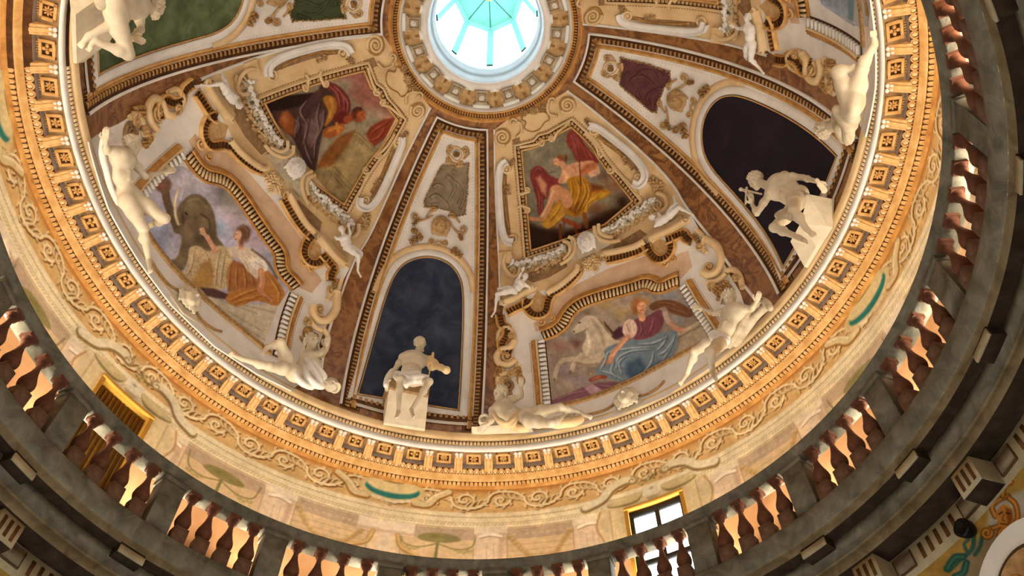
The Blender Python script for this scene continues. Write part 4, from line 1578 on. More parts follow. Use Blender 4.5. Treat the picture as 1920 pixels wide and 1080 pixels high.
n1 = niche(NC, 'arched panel with dark blue niche and grey relief, between the two fully seen frescoes', 'niche_blue', 'grey_relief')
n2 = niche(NR, 'arched panel with nearly black violet niche and maroon relief on the right', 'niche_violet', 'maroon_relief')
n3 = niche(NL, 'arched panel with green niche cut by the top left picture edge', 'niche_green', 'green_relief')

# ------------------------------------------------------------ the broad panels with two frescoes each
def warp(src, dst, pairs, full=True):
    """carries drawing points of one sector onto another, fitted to features seen in both"""
    a = np.array([p[0] for p in pairs], float); b = np.array([p[1] for p in pairs], float)
    ua, va = src.uv(S(a[:, 0], a[:, 1])); ub, vb = dst.uv(S(b[:, 0], b[:, 1]))
    bas = (lambda u, v: np.stack([np.ones_like(u), u, v, u * v, u * u], -1)) if full else (lambda u, v: np.stack([np.ones_like(u), u, v], -1))
    M = bas(ua, va)
    cu = np.linalg.lstsq(M, ub, rcond=None)[0]; cv = np.linalg.lstsq(M, vb, rcond=None)[0]

    def f(x, y, lift=0.0):
        u, v = src.uv(S(x, y))
        q = bas(u, v)
        return dst.P(q @ cu, q @ cv, lift)
    return f


F_WR = S
F_WL = warp(WR, WL, [((980, 284), (679, 127)), ((1072, 239), (738, 221)), ((1186, 378), (645, 380)), ((997, 470), (502, 193)),
                     ((990, 612), (358, 243)), ((1280, 480), (593, 517)), ((1175, 748), (368, 572)), ((1100, 453), (553, 318)), ((942, 257), (700, 88)), ((1064, 196), (786, 215)), ((1330, 640), (492, 656)), ((1240, 688), (424, 615)), ((1110, 748), (312, 506)), ((1040, 767), (236, 366)), ((1016, 640), (338, 300))])
F_WT = warp(WR, WT, [((985, 487), (1360, 25)), ((942, 257), (1120, 28)), ((990, 612), (1487, 59)), ((960, 452), (1315, 42)), ((938, 575), (1442, 105)), ((1012, 760), (1618, 105))], False)

UPF = [(980, 284), (1008, 277), (1018, 266), (1034, 262), (1050, 252), (1072, 240), (1096, 262), (1112, 280), (1122, 298), (1135, 316), (1152, 336), (1186, 378), (1135, 421), (1066, 447), (997, 470), (992, 410), (986, 350)]
LOF_TOP = [(1022, 642), (1046, 632), (1066, 616), (1078, 596), (1090, 584), (1112, 574), (1150, 563), (1190, 552), (1210, 546), (1226, 553), (1246, 552), (1264, 544), (1276, 540)]
LOF = LOF_TOP + [(1300, 590), (1330, 634), (1300, 652), (1240, 683), (1180, 714), (1110, 744), (1034, 766)]


def wide(f, title, key, right=True, labels=None):
    c0 = f(np.array([1100.]), np.array([500.]), 0.0)[0]
    T = lambda nm, lb, cat, g=None: empty(nm, tuple(c0), lb % title, cat, g)
    # fields
    up = [(927, 243), (950, 226), (975, 214), (1004, 203), (1035, 188), (1064, 170), (1100, 197), (1150, 238), (1200, 281), (1240, 320), (1266, 352), (1288, 388), (1298, 408), (1250, 440), (1210, 458), (1140, 490), (1050, 540), (1000, 556), (946, 572), (937, 560), (936, 500), (929, 360)]
    lo = [(946, 566), (1000, 550), (1050, 534), (1140, 484), (1210, 454), (1250, 436), (1296, 404), (1318, 440), (1350, 478), (1368, 515), (1388, 548), (1400, 585), (1390, 640), (1330, 690), (1250, 742), (1160, 780), (1080, 800), (1000, 815), (915, 812), (932, 740), (940, 680), (936, 620)]
    root = dome
    put_plate('upper_field', up, f, 0.0, .018, 'cream_stucco', root)
    put_plate('lower_field', lo, f, 0.0, .022, 'white_stucco', root)
    put_plate('arch_field', [(1000, 606), (1024, 596), (1042, 560), (1080, 534), (1140, 504), (1210, 480), (1226, 492), (1250, 496), (1272, 476), (1290, 470), (1298, 500), (1270, 530), (1210, 534), (1140, 552), (1084, 570), (1050, 610), (1004, 622)], f, .02, .028, 'rose_cream', root)
    for pl in ([(944, 322), (950, 318), (950, 360), (954, 400), (958, 440), (948, 440), (943, 400)], [(1122, 250), (1150, 266), (1186, 296), (1200, 314), (1194, 322), (1160, 290), (1130, 268)], [(1046, 232), (1062, 224), (1078, 232), (1070, 238), (1050, 246)], [(960, 262), (974, 256), (976, 270), (964, 282)], [(1000, 500), (1060, 484), (1064, 500), (1030, 520), (1000, 530), (984, 522)], [(1150, 460), (1200, 430), (1214, 440), (1190, 456), (1150, 470)]):
        put_plate('shade_plate', pl, f, .0, .024, 'soffit_tan', root)  # darker raised plates, shade of the recesses put into their colour
    edge = line(f, [(927, 243), (929, 360), (936, 500), (938, 575)], 0.0, 8)
    obj('white_edge', *sweep(edge, [(-.02, 0), (-.02, .05), (.02, .05), (.02, 0)]), 'white_stucco', root)
    edge = line(f, [(1064, 170), (1100, 197), (1150, 238), (1200, 281), (1240, 320), (1266, 352), (1288, 388), (1340, 455), (1385, 520), (1428, 575)], 0.0, 6)
    obj('white_edge', *sweep(edge, [(-.02, 0), (-.02, .05), (.02, .05), (.02, 0)]), 'white_stucco', root)
    rng = np.random.default_rng(21)

    def part(root, name, fn, mat, smooth=True):
        mb = MB(); fn(mb)
        return mb.build(name, mat, root, smooth)

    # frame of the upper fresco: dark bead ground, gilt fillets, beads
    fr = T('fresco_frame', 'scrolled cream frame of the upper fresco %s', 'frame')
    P = line(f, UPF, 0.0, 6, True, False, 6)
    s = 1 if np.cross(nrm(P[:1])[0], unit(P[1] - P[0])) @ (f(np.array([1085.]), np.array([360.]))[0] - P[0]) > 0 else -1
    o = -s
    obj('inner_fillet', *sweep(P, [(0, 0), (0, .07), (o * .03, .08), (o * .035, 0)], closed=True), 'pale_gilt', fr)
    obj('bead_ground', *sweep(P, [(o * .03, 0), (o * .035, .05), (o * .13, .05), (o * .13, 0)], closed=True), 'brown_ground', fr)
    obj('outer_fillet', *sweep(P, [(o * .125, 0), (o * .13, .09), (o * .16, .085), (o * .19, .03), (o * .20, 0)], closed=True), 'cream_stucco', fr)
    T_, A_, N_, mt = frames(P, nrm, True)
    Q = P + A_ * o * .082 * mt + N_ * .05
    u, uf = leaf_unit(.034, .036, .03)
    v, q = repeat(Q, .085, u, uf, closed=True)
    tag(MB().put(v, q).build('bead_row', 'tan_relief', fr), kind='stuff')
    u, uf = egg_unit(.014, .014, .014, 5, 4)
    v, q = repeat(P + A_ * o * .20 * mt + N_ * .022, .06, u, uf, closed=True)
    tag(MB().put(v, q).build('bead_row', 'ochre_ornament', fr), kind='stuff')
    for (x, y, r, tr_, a0, sg) in ((942, 257, 16, 2.2, 1.2, 1), (1064, 197, 16, 2.2, 2.4, -1)):
        g = part(fr, 'volute', lambda mb: volute(mb, f, x, y, r, tr_, a0, sg, .036, .05), 'cream_stucco')
        th = np.linspace(0, 2 * PI, 20, endpoint=False)
        v, q = plate(np.stack([x + r * 1.02 * np.cos(th), y + r * 1.02 * np.sin(th)], 1), f, .02, .05, 6)
        b = obj('volute_disc', v, q, 'ochre_ornament', None); b.parent = g
    for (x, y, r, a0, sg, tail) in ((962, 229, 8, 0, -1, [(976, 232), (978, 248), (968, 258)]), (1036, 190, 8, 2.8, 1, [(1026, 200), (1030, 214), (1046, 218)]),
                                    (1143, 319, 8, -.6, 1, [(1156, 322), (1176, 340), (1196, 362)]), (1124, 288, 7, 1.5, -1, [(1118, 276), (1108, 262), (1096, 250)]),
                                    (988, 356, 5.5, .5, -1, [(984, 362), (976, 364), (970, 360)]), (988, 394, 5.5, -.5, 1, [(984, 388), (976, 386), (970, 390)]),
                                    (1014, 268, 7, -1, 1, [(1008, 270), (990, 274), (974, 276)]), (1034, 259, 6, 1, 1, [(1044, 250), (1058, 238), (1068, 228)])):
        part(fr, 'scroll', lambda mb: (volute(mb, f, x, y, r, 1.3, a0, sg, .028, .06), sscroll(mb, f, [scroll_pts(x, y, r, 1.3, a0, sg)[0]] + tail, .036, .06, 1, 6, .9, .8)), 'cream_stucco')
    tab = [(978, 224), (986, 229), (984, 241), (998, 247), (1012, 242), (1021, 230), (1030, 224), (1024, 212), (1004, 209), (984, 216)]
    put_plate('tablet', tab, f, .018, .05, 'cream_stucco', fr, 6)
    obj('tablet_rim', *sweep(line(f, tab, .05, 5, True), [(-.012, 0), (-.012, .014), (.012, .014), (.012, 0)], closed=True), 'ochre_ornament', fr)
    for (x0, y0, x1, y1, w) in ((1000, 214, 1002, 200, 9), (1010, 210, 1022, 196, 8), (988, 216, 976, 206, 7), (1240, 352, 1218, 334, 12), (1230, 362, 1242, 340, 11), (950, 345, 956, 370, 5), (1168, 292, 1176, 312, 5), (966, 300, 955, 312, 6), (1098, 222, 1108, 238, 6), (1150, 268, 1160, 280, 5)):
        part(fr, 'acanthus_leaf', lambda mb: acanthus(mb, f, x0, y0, x1, y1, w, .02, .07), 'tan_relief')
    # large side scrolls: white ribbon, its lit face put into the colour, and two volutes
    for pts, v1, v2, dk in (([(951, 303), (940, 312), (935, 340), (937, 385), (941, 428), (949, 452), (962, 456)], (949, 318, 9, -1.5, 1), (961, 447, 9, 1.5, -1), [(948, 330), (944, 360), (948, 400), (955, 430)]),
                            ([(1105, 236), (1122, 240), (1150, 260), (1184, 288), (1206, 314), (1211, 334), (1200, 348), (1188, 344)], (1112, 245, 10, -1.2, 1), (1195, 333, 9, 1.2, -1), [(1120, 256), (1146, 274), (1170, 296), (1186, 318)])):
        P = line(f, pts, .02, 8)
        obj('side_scroll', *sweep(P, [(-.075, 0), (-.075, .085), (-.055, .10), (-.035, .06), (.035, .06), (.055, .10), (.075, .085), (.075, 0)]), 'white_stucco', fr)
        part(fr, 'volute', lambda mb: volute(mb, f, *v1[:3], 1.6, v1[3], v1[4], .03, .05), 'cream_stucco')
        part(fr, 'volute', lambda mb: volute(mb, f, *v2[:3], 1.6, v2[3], v2[4], .03, .05), 'cream_stucco')
        part(fr, 'bead_strip', lambda mb: sscroll(mb, f, dk, .03, .03, .6), 'ochre_ornament')
    put_plate('end_block', [(934, 474), (958, 471), (962, 492), (936, 497)], f, .018, .10, 'cream_stucco', fr, 6)

    # garland with its roll, rings and mask
    ga = T('garland', 'fruit garland with mask roll %s', 'garland')
    put_plate('roll', [(1070, 450), (1113, 430), (1126, 428), (1150, 446), (1146, 458), (1100, 480), (1066, 492), (1062, 478)], f, .018, .14, 'grey_stucco', ga, 6)
    for pts in ([(1066, 444), (1077, 450), (1078, 468), (1066, 486), (1050, 496)], [(1114, 424), (1116, 440), (1128, 450), (1146, 453), (1164, 450)], [(1056, 452), (1067, 457), (1068, 472), (1056, 488)], [(1122, 420), (1124, 434), (1136, 443), (1150, 444)]):
        part(ga, 'ring', lambda mb: sscroll(mb, f, pts, .04, .14, 1), 'cream_stucco')
    mask_obj('mask', 'lion', f, 1100, 455, 30, -3, -10, 'white_stucco', ga, .17, .7)
    for k, (pa, nb) in enumerate(((((958, 492), (985, 490), (1012, 484), (1036, 474), (1058, 462)), 40), (((1132, 430), (1156, 420), (1180, 404), (1204, 386), (1224, 372)), 40))):
        c = resample(spline(np.array(pa, float), 8), 3.2)
        for lay, (off, mat, r, n) in enumerate(((0, 'white_stucco', 4.2, 2), (7, 'grey_stucco', 4.6, 2), (15, 'tan_relief', 4.6, 2))):
            mb = MB()
            d = unit(np.gradient(c, axis=0)); nn = np.stack([-d[:, 1], d[:, 0]], 1)
            for j in range(n):
                lumps(mb, f, c + nn * (off + j * 3.5), r, .06 + .02 * (2 - lay), rng, .5)
            tag(mb.build('fruit', mat, ga, True), kind='stuff')
    for pts, w in (([(947, 478), (944, 492), (950, 508), (962, 518), (972, 514), (975, 502)], .04), ([(1232, 362), (1246, 368), (1250, 384), (1240, 398), (1226, 402)], .045)):
        part(ga, 'end_scroll', lambda mb: (sscroll(mb, f, pts, w, .12, 1.0), ), 'cream_stucco')
    part(ga, 'end_volute', lambda mb: volute(mb, f, 957, 506, 12, 1.6, 2.5, -1, .03, .08), 'cream_stucco')
    part(ga, 'end_volute', lambda mb: volute(mb, f, 1234, 384, 12, 1.6, .5, 1, .03, .08), 'cream_stucco')

    # broken pediment over the lower fresco
    pe = T('broken_pediment', 'curved broken pediment with gilt brackets %s', 'pediment')
    def bracket_band(pts, nm='bracket_moulding'):
        P = line(f, pts, .02, 8)
        mb = MB()
        obj('moulding_ground', *sweep(P, [(-.09, 0), (-.09, .05), (-.075, .06), (-.06, .03), (.05, .03), (.065, .055), (.09, .05), (.09, 0)]), 'gilt', pe)
        u, uf = box_unit(-.014, .014, -.05, .05, .03, .062)
        v, q = repeat(P, .07, u, uf)
        tag(MB().put(v, q).build('brackets', 'brown_ground', pe), kind='stuff')
        obj('upper_fillet', *sweep(P, [(-.11, 0), (-.11, .09), (-.085, .10), (-.08, 0)]), 'pale_gilt', pe)
    for pts in ([(950, 588), (965, 580), (986, 570), (992, 562)], [(990, 562), (990, 578), (1000, 590), (1014, 592), (1024, 584), (1028, 566), (1036, 552)], [(1034, 553), (1056, 540), (1076, 522), (1086, 508)],
                [(1138, 488), (1164, 483), (1196, 473), (1216, 462)], [(1214, 458), (1222, 476), (1236, 487), (1252, 482), (1260, 466), (1256, 452)], [(1250, 452), (1268, 444), (1284, 438), (1290, 448), (1300, 452)],
                [(938, 592), (942, 610), (952, 618), (950, 634), (942, 646), (946, 660), (960, 664)]):
        bracket_band(pts)
    for pts, w in (([(944, 566), (960, 560), (980, 550), (998, 538)], .095), ([(1222, 446), (1244, 436), (1266, 426), (1286, 412)], .095)):
        P = line(f, pts, .03, 8)
        obj('cornice_bar', *sweep(P, [(-w, 0), (-w, .10), (-w * .8, .13), (w * .1, .13), (w * .2, .11), (w * .8, .12), (w, .09), (w, 0)]), 'cream_stucco', pe)
        for e_ in (pts[0], pts[-1]):
            part(pe, 'bar_curl', lambda mb: volute(mb, f, e_[0], e_[1], 7, 1.2, 0, 1, .034, .10), 'cream_stucco')
    for pts in ([(1026, 552), (1048, 540), (1068, 524), (1082, 510), (1084, 500)], [(1134, 486), (1134, 478), (1158, 473), (1190, 465), (1212, 454)]):
        P = line(f, pts, .03, 8)
        obj('curved_bar', *sweep(P, [(-.06, 0), (-.06, .12), (-.03, .14), (.02, .14), (.06, .09), (.06, 0)]), 'cream_stucco', pe)
    for (x, y, r, a0, sg) in ((1084, 503, 7, 0, 1), (1138, 482, 7, 3, -1), (1014, 604, 8, 0, 1), (1035, 596, 7, 2, -1), (1246, 494, 7, 0, 1), (1262, 484, 7, 3, -1)):
        part(pe, 'volute', lambda mb: volute(mb, f, x, y, r, 1.3, a0, sg, .026, .06), 'pale_gilt')
    part(pe, 'leaf_crest', lambda mb: [acanthus(mb, f, x0, y0, x1, y1, w, .02, .06) for x0, y0, x1, y1, w in ((1112, 492, 1096, 508, 9), (1112, 492, 1128, 492, 9), (1110, 488, 1092, 494, 8), (1112, 498, 1120, 510, 7), (1112, 492, 1114, 478, 7))], 'cream_stucco')
    put_plate('niche_patch', [(996, 562), (1008, 544), (1022, 556), (1022, 574), (1010, 584), (998, 576)], f, .02, .03, 'tan_relief', pe, 6)
    put_plate('niche_patch', [(1220, 462), (1234, 446), (1252, 454), (1250, 470), (1238, 478), (1226, 474)], f, .02, .03, 'tan_relief', pe, 6)

    # frame of the lower fresco
    lf = T('fresco_frame', 'fluted gilt arched frame of the lower fresco %s', 'frame')
    P = line(f, LOF_TOP, 0.0, 6)
    s = 1 if np.cross(nrm(P[:1])[0], unit(P[1] - P[0])) @ (f(np.array([1150.]), np.array([480.]))[0] - P[0]) > 0 else -1
    obj('inner_fillet', *sweep(P, [(0, .02), (0, .06), (s * .03, .07), (s * .035, .02)]), 'gilt', lf)
    obj('flute_ground', *sweep(P, [(s * .03, .02), (s * .035, .04), (s * .12, .03), (s * .22, .08), (s * .22, .02)]), 'brown_ground', lf)
    obj('outer_fillet', *sweep(P, [(s * .215, .02), (s * .22, .10), (s * .25, .115), (s * .26, .085), (s * .28, .10), (s * .305, .095), (s * .31, .06), (s * .34, .07), (s * .36, .03)]), 'gilt', lf)
    T_, A_, N_, mt = frames(P, nrm, False)
    u, uf = box_unit(-.019, .019, -.078, .078, 0, .05)
    for m in stations(P + A_ * s * .112 * mt + N_ * .035, .072):
        pass
    fl = mesh_data('flute', u, uf.astype(np.int32), 'cream_stucco')
    for m in stations(P + A_ * s * .125 * mt + N_ * .035, .078):
        add('flute', fl, lf, m)
    u, uf = egg_unit(.012, .012, .012, 5, 4)
    v, q = repeat(P + A_ * s * .385 * mt + N_ * .025, .05, u, uf)
    tag(MB().put(v, q).build('bead_row', 'ochre_ornament', lf), kind='stuff')
    den = mesh_data('dentil', *[z if i == 0 else z.astype(np.int32) for i, z in enumerate(box_unit(-.028, .028, -.065, .065, 0, .06))], 'white_stucco')
    for pts, out in (([(1016, 640), (1021, 690), (1028, 764)], -1), ([(1282, 538), (1304, 576), (1340, 632)], 1)):
        P = line(f, pts, 0.0, 8)
        T_, A_, N_, mt = frames(P, nrm, False)
        tgt = f(np.array([1150.]), np.array([640.]))[0]
        s = -1 if A_[0] @ (tgt - P[0]) > 0 else 1
        obj('dentil_ground', *sweep(P, [(-s * .08, .02), (-s * .08, .04), (s * .085, .04), (s * .085, .02)]), 'brown_ground', lf)
        for m in stations(P + A_ * s * .005 + N_ * .04, .112):
            add('dentil', den, lf, m)
        obj('side_moulding', *sweep(P, [(s * .08, .02), (s * .085, .10), (s * .11, .115), (s * .125, .08)]), 'cream_stucco', lf)
        obj('side_moulding', *sweep(P, [(s * .125, .02), (s * .13, .09), (s * .155, .10), (s * .17, .07), (s * .195, .08), (s * .215, .03)]), 'gilt', lf)
        v, q = repeat(P + A_ * s * .24 + N_ * .025, .045, u, uf)
        tag(MB().put(v, q).build('bead_row', 'ochre_ornament', lf), kind='stuff')
    P = line(f, [(1036, 768), (1110, 748), (1180, 719), (1240, 688), (1300, 656), (1330, 640)], 0.0, 8)
    obj('foot_moulding', *sweep(P, [(-.05, .02), (-.05, .06), (0, .045), (.05, .06), (.05, .02)]), 'tan_relief', lf)
    u, uf = leaf_unit(.03, .035, .03)
    v, q = repeat(P + nrm(P) * .045, .08, u, uf)
    tag(MB().put(v, q).build('leaf_row', 'ochre_ornament', lf), kind='stuff')

    # consoles and scrolls beside the lower fresco
    co = T('scroll_console', 'stacked stucco scroll consoles %s', 'scroll')
    for pts, w in (([(934, 640), (936, 622), (950, 614), (962, 624), (964, 640)], .05), ([(964, 640), (956, 652), (940, 656), (932, 668), (938, 682), (954, 684), (968, 676)], .075), ([(972, 684), (966, 700), (950, 700), (936, 706), (934, 720)], .06),
                   ([(1306, 430), (1320, 446), (1316, 462), (1324, 474)], .05), ([(1322, 448), (1344, 462), (1352, 486), (1346, 508), (1330, 516), (1318, 510)], .085), ([(1362, 508), (1376, 506), (1388, 520), (1392, 540)], .06), ([(1326, 530), (1346, 526), (1362, 512)], .06)):
        part(co, 'scroll_band', lambda mb: sscroll(mb, f, pts, w, .05, .9), 'cream_stucco')
    for (x, y, r, a0, sg) in ((950, 668, 11, 0, 1), (958, 630, 7, 1, -1), (960, 700, 8, 2, 1), (942, 714, 7, 0, -1), (1330, 500, 11, 0, 1), (1312, 462, 8, 0, 1), (1380, 522, 9, 1, -1), (1336, 536, 8, 2, 1)):
        part(co, 'volute', lambda mb: volute(mb, f, x, y, r, 1.5, a0, sg, .034, .08), 'tan_relief')
    for (x0, y0, x1, y1, w) in ((940, 690, 930, 712, 9), (968, 690, 976, 710, 8), (1340, 540, 1362, 556, 9), (1300, 440, 1312, 456, 6), (1356, 528, 1376, 552, 8)):
        part(co, 'acanthus_leaf', lambda mb: acanthus(mb, f, x0, y0, x1, y1, w, .03, .08), 'ochre_ornament')
    for (x, y, r, a0, sg) in ((952, 724, 15, 1, 1), (1352, 546, 16, 2, -1)):
        part(co, 'shell_curl', lambda mb: volute(mb, f, x, y, r, 2.2, a0, sg, .04, .04), 'soffit_tan')
    # mask at the foot with its two swags
    mk = T('stucco_mask', 'white stucco lion mask with swags %s', 'mask')
    mask_obj('face', 'lion', f, 1175, 748, 26, -2, -10, 'figure_stucco', mk, .08, .8)
    for pts in ([(1158, 752), (1140, 766), (1118, 774), (1096, 778)], [(1190, 742), (1210, 740), (1232, 728), (1246, 714)]):
        part(mk, 'swag', lambda mb: sscroll(mb, f, pts, .022, .04, 1), 'ochre_ornament')
    put_plate('shield', [(1150, 776), (1160, 752), (1188, 742), (1206, 752), (1180, 770)], f, .02, .05, 'figure_stucco', mk, 6)
    return root


wide(F_WR, 'of the white horse sector', 'right')
wide(F_WL, 'of the elephant sector', 'left')
wide(F_WT, 'of the sector cut at top right', 'top')

# ============================================================ stucco figures
CR, CU, CF = CM[:, 0], CM[:, 1], CM[:, 2]      # picture right, picture up, towards the viewer


def join_parts(name, chunks, mat, parent=None):
    V, F_, n = [], [], 0
    for v, f in chunks:
        V.append(v); F_.append(f + n); n += len(v)
    return obj(name, np.concatenate(V), np.concatenate(F_).astype(np.int32), mat, parent, True)


def hand_sdf(wr, d, n, s, curl=.5):
    """palm and five fingers: wrist, direction, back-of-hand normal, hand length"""
    d = unit(d); n = unit(n - d * (n @ d)); r = np.cross(d, n)
    sd = Sdf()
    sd.ell(wr + d * s * .26, np.stack([r, d, n]), np.array([.24, .30, .12]) * s, .03 * s)
    sd.cap(wr - d * s * .15, wr + d * s * .12, .15 * s, .16 * s, .05 * s)
    for i, (o, l) in enumerate(((-.17, .40), (-.06, .46), (.06, .43), (.17, .34))):
        b = wr + d * s * .48 + r * s * o
        e = b + unit(d - n * curl * .4) * s * l * .5
        t = e + unit(d - n * curl * 1.4) * s * l * .5
        sd.cap(b - d * s * .06, e, .070 * s, .062 * s, .012 * s); sd.cap(e, t, .062 * s, .048 * s, .012 * s)
    b = wr + d * s * .12 - r * s * .2
    e = b + unit(d * .7 - r * .8 - n * .2) * s * .24
    sd.cap(b, e, .085 * s, .07 * s, .03 * s); sd.cap(e, e + unit(d - n * curl * .5) * s * .2, .07 * s, .052 * s, .02 * s)
    return sd.build(.030 * s)


def figure(name, label, J, h, face=None, legs=1.0, arms=1.0, torso=1.0, hair='curly', beard=False, hands=(), feet=(), folds=(), cat='statue', mat='figure_stucco', seed=1, res=.0125, group=None, front=None, female=False):
    """J: joints as (picture x, picture y, height above the dome); h: half a head height in metres"""
    q = {k: S(np.array([v[0]]), np.array([v[1]]), v[2])[0] for k, v in J.items()}
    root = empty(name, tuple(q['pelvis']), label, cat, group)
    sd = Sdf()
    k = .35 * h
    X = unit(q['shR'] - q['shL']); Y = unit(q['neck'] - q['pelvis']); Z = unit(np.cross(X, Y))
    if Z @ CF < 0: Z = -Z
    X = unit(np.cross(Y, Z)) * (1 if np.cross(Y, Z) @ X > 0 else -1)
    B = np.stack([X, Y, Z])
    sw = np.linalg.norm(q['shR'] - q['shL']); 
    mid = (q['shL'] + q['shR']) / 2
    ch = mid * .45 + q['chest'] * .55
    tl = np.linalg.norm(q['neck'] - q['pelvis'])
    sd.ell(ch, B, np.array([max(sw * .52, 1.15 * h), tl * .30, .92 * h]) * torso, k)
    sd.ell(q['waist'], B, np.array([1.12 * h, tl * .26, .82 * h]) * torso, k)
    sd.ell(q['pelvis'], B, np.array([1.28 * h, tl * .20, .92 * h]) * torso, k)
    for s_ in (-1, 1):
        sd.ell(ch + X * s_ * .52 * h + Z * .62 * h * torso + Y * .1 * h, B, np.array([.52, .42, .32]) * h * (1.1 if female else 1) * torso, .25 * h)
        for j in range(3):
            sd.ball(q['waist'] + X * s_ * .24 * h + Z * .70 * h * torso + Y * (j - .8) * .36 * h, .22 * h * torso, .15 * h)
        sd.cap(ch + X * s_ * .8 * h * torso - Y * .3 * h, q['waist'] + X * s_ * .9 * h * torso, .4 * h, .35 * h, .3 * h)
    sd.ball(q['waist'] - Y * .25 * h + Z * .86 * h * torso, .07 * h, .06 * h, True)
    sd.cap(q['neck'] - Y * .3 * h, q['head'] - unit(q['head'] - q['neck']) * .35 * h, .50 * h, .44 * h, .2 * h)
    sd.cap(mid, q['neck'], .55 * h, .45 * h, .3 * h)
    for s_ in 'LR':
        sh, el, wr = q['sh' + s_], q.get('el' + s_), q.get('wr' + s_)
        sd.ball(sh, .52 * h * arms, .3 * h)
        sd.cap(mid, sh, .5 * h, .48 * h, .3 * h)
        if el is not None:
            m = sh * .55 + el * .45
            sd.cap(sh, el, .46 * h * arms, .33 * h * arms, .15 * h)
            sd.ball(m + Z * .08 * h, .43 * h * arms, .25 * h)
        if wr is not None:
            m = el * .7 + wr * .3
            sd.cap(el, wr, .34 * h * arms, .21 * h * arms, .12 * h)
            sd.ball(m, .36 * h * arms, .2 * h)
        hp, kn, an, to = q.get('hip' + s_), q.get('kn' + s_), q.get('an' + s_), q.get('toe' + s_)
        if hp is not None:
            sd.cap(q['pelvis'], hp, .85 * h * legs, .8 * h * legs, .3 * h)
            sd.cap(hp, kn, .78 * h * legs, .50 * h * legs, .2 * h)
            sd.ball(hp * .6 + kn * .4 + Z * .1 * h, .74 * h * legs, .3 * h)
            sd.ball(kn + Z * .12 * h, .46 * h * legs, .15 * h)
        if an is not None:
            sd.cap(kn, an, .45 * h * legs, .26 * h * legs, .15 * h)
            c = kn * .68 + an * .32
            sd.ball(c - Z * .12 * h, .50 * h * legs, .25 * h)
        if to is not None:
            d = unit(to - an)
            sd.cap(an - d * .2 * h, to, .27 * h * legs, .20 * h * legs, .12 * h)
            r = unit(np.cross(d, CF))
            for i in range(5):
                o = to + r * (i - 2) * .11 * h
                sd.cap(o, o + d * (.34 - .03 * abs(i - 1)) * h, .10 * h, .085 * h, .04 * h)
    if q.get('head') is not None and face is None:
        pass
    chunks = [sd.build(res)]
    if face is not None:
        ux, uy, fx, fy, fz = face
        F = unit(CR * fx + CU * fy + CF * fz)
        U = CR * ux + CU * uy
        U = unit(U - F * (U @ F))
        R = np.cross(U, F)
        chunks.append(face_sdf(Sdf(), q['head'], R, U, F, h * 1.02, None if hair is None else hair, beard, seed).build(.0072))
    for s_, curl, dx, dy, dz in hands:
        wr = q['wr' + s_]
        d = CR * dx + CU * dy + CF * dz
        chunks.append(hand_sdf(wr, d, CF + CU * .3, 1.45 * h, curl))
    join_parts('body', chunks, mat, root)
    for i, (nm, fmat, rods) in enumerate(folds):
        sd = Sdf()
        for pts, r in rods:
            p = S(np.array([a[0] for a in pts], float), np.array([a[1] for a in pts], float), np.array([a[2] for a in pts], float))
            p = spline(p, 4)
            for a, b in zip(p[:-1], p[1:]):
                sd.cap(a, b, r, r, r * .45)
        v, f = sd.build(res)
        obj(nm, v, f, fmat, root, True)
    return root, q


def block(name, quad, mat, label=None, cat=None, parent=None, group=None):
    """a stone bracket: front corners as (picture x, y, height above the dome), running back to the dome"""
    p = np.array(quad, float)
    Fr = S(p[:, 0], p[:, 1], p[:, 2])
    Bk = Fr - nrm(Fr) * (p[:, 2:3] - .012)
    k = len(p)
    v = np.concatenate([Fr, Bk])
    f = [tuple(range(k)), tuple(range(2 * k - 1, k - 1, -1))] + [(i, (i + 1) % k, k + (i + 1) % k, k + i) for i in range(k)]
    o = obj(name, v, f, mat, parent)
    return tag(o, label, cat, group)


def jar(name, label, x, y, lift, r, ax, mat='figure_stucco'):
    """an open mouthed jar lying on the cornice; ax: direction of its mouth in picture right, up, forward"""
    c = S(np.array([x], float), np.array([y], float), lift)[0]
    a = unit(CR * ax[0] + CU * ax[1] + CF * ax[2]); b = unit(np.cross(a, CU + CF * .3)); d = np.cross(a, b)
    pr = [(.02, -1.1), (.55, -1.05), (.9, -.6), (1, 0), (.85, .5), (.6, .75), (.62, .9), (.8, 1.0), (.8, 1.05), (.6, 1.05), (.45, .85), (.5, .3), (.02, .2)]
    t = np.linspace(0, 2 * PI, 18, endpoint=False)
    v = np.array([[c + a * z * r + (b * math.cos(x_) + d * math.sin(x_)) * q * r for q, z in pr] for x_ in t]).reshape(-1, 3)
    o = obj(name, v, grid_faces(18, len(pr), close_n=True).astype(np.int32), mat, None, True)
    return tag(o, label, 'jar')


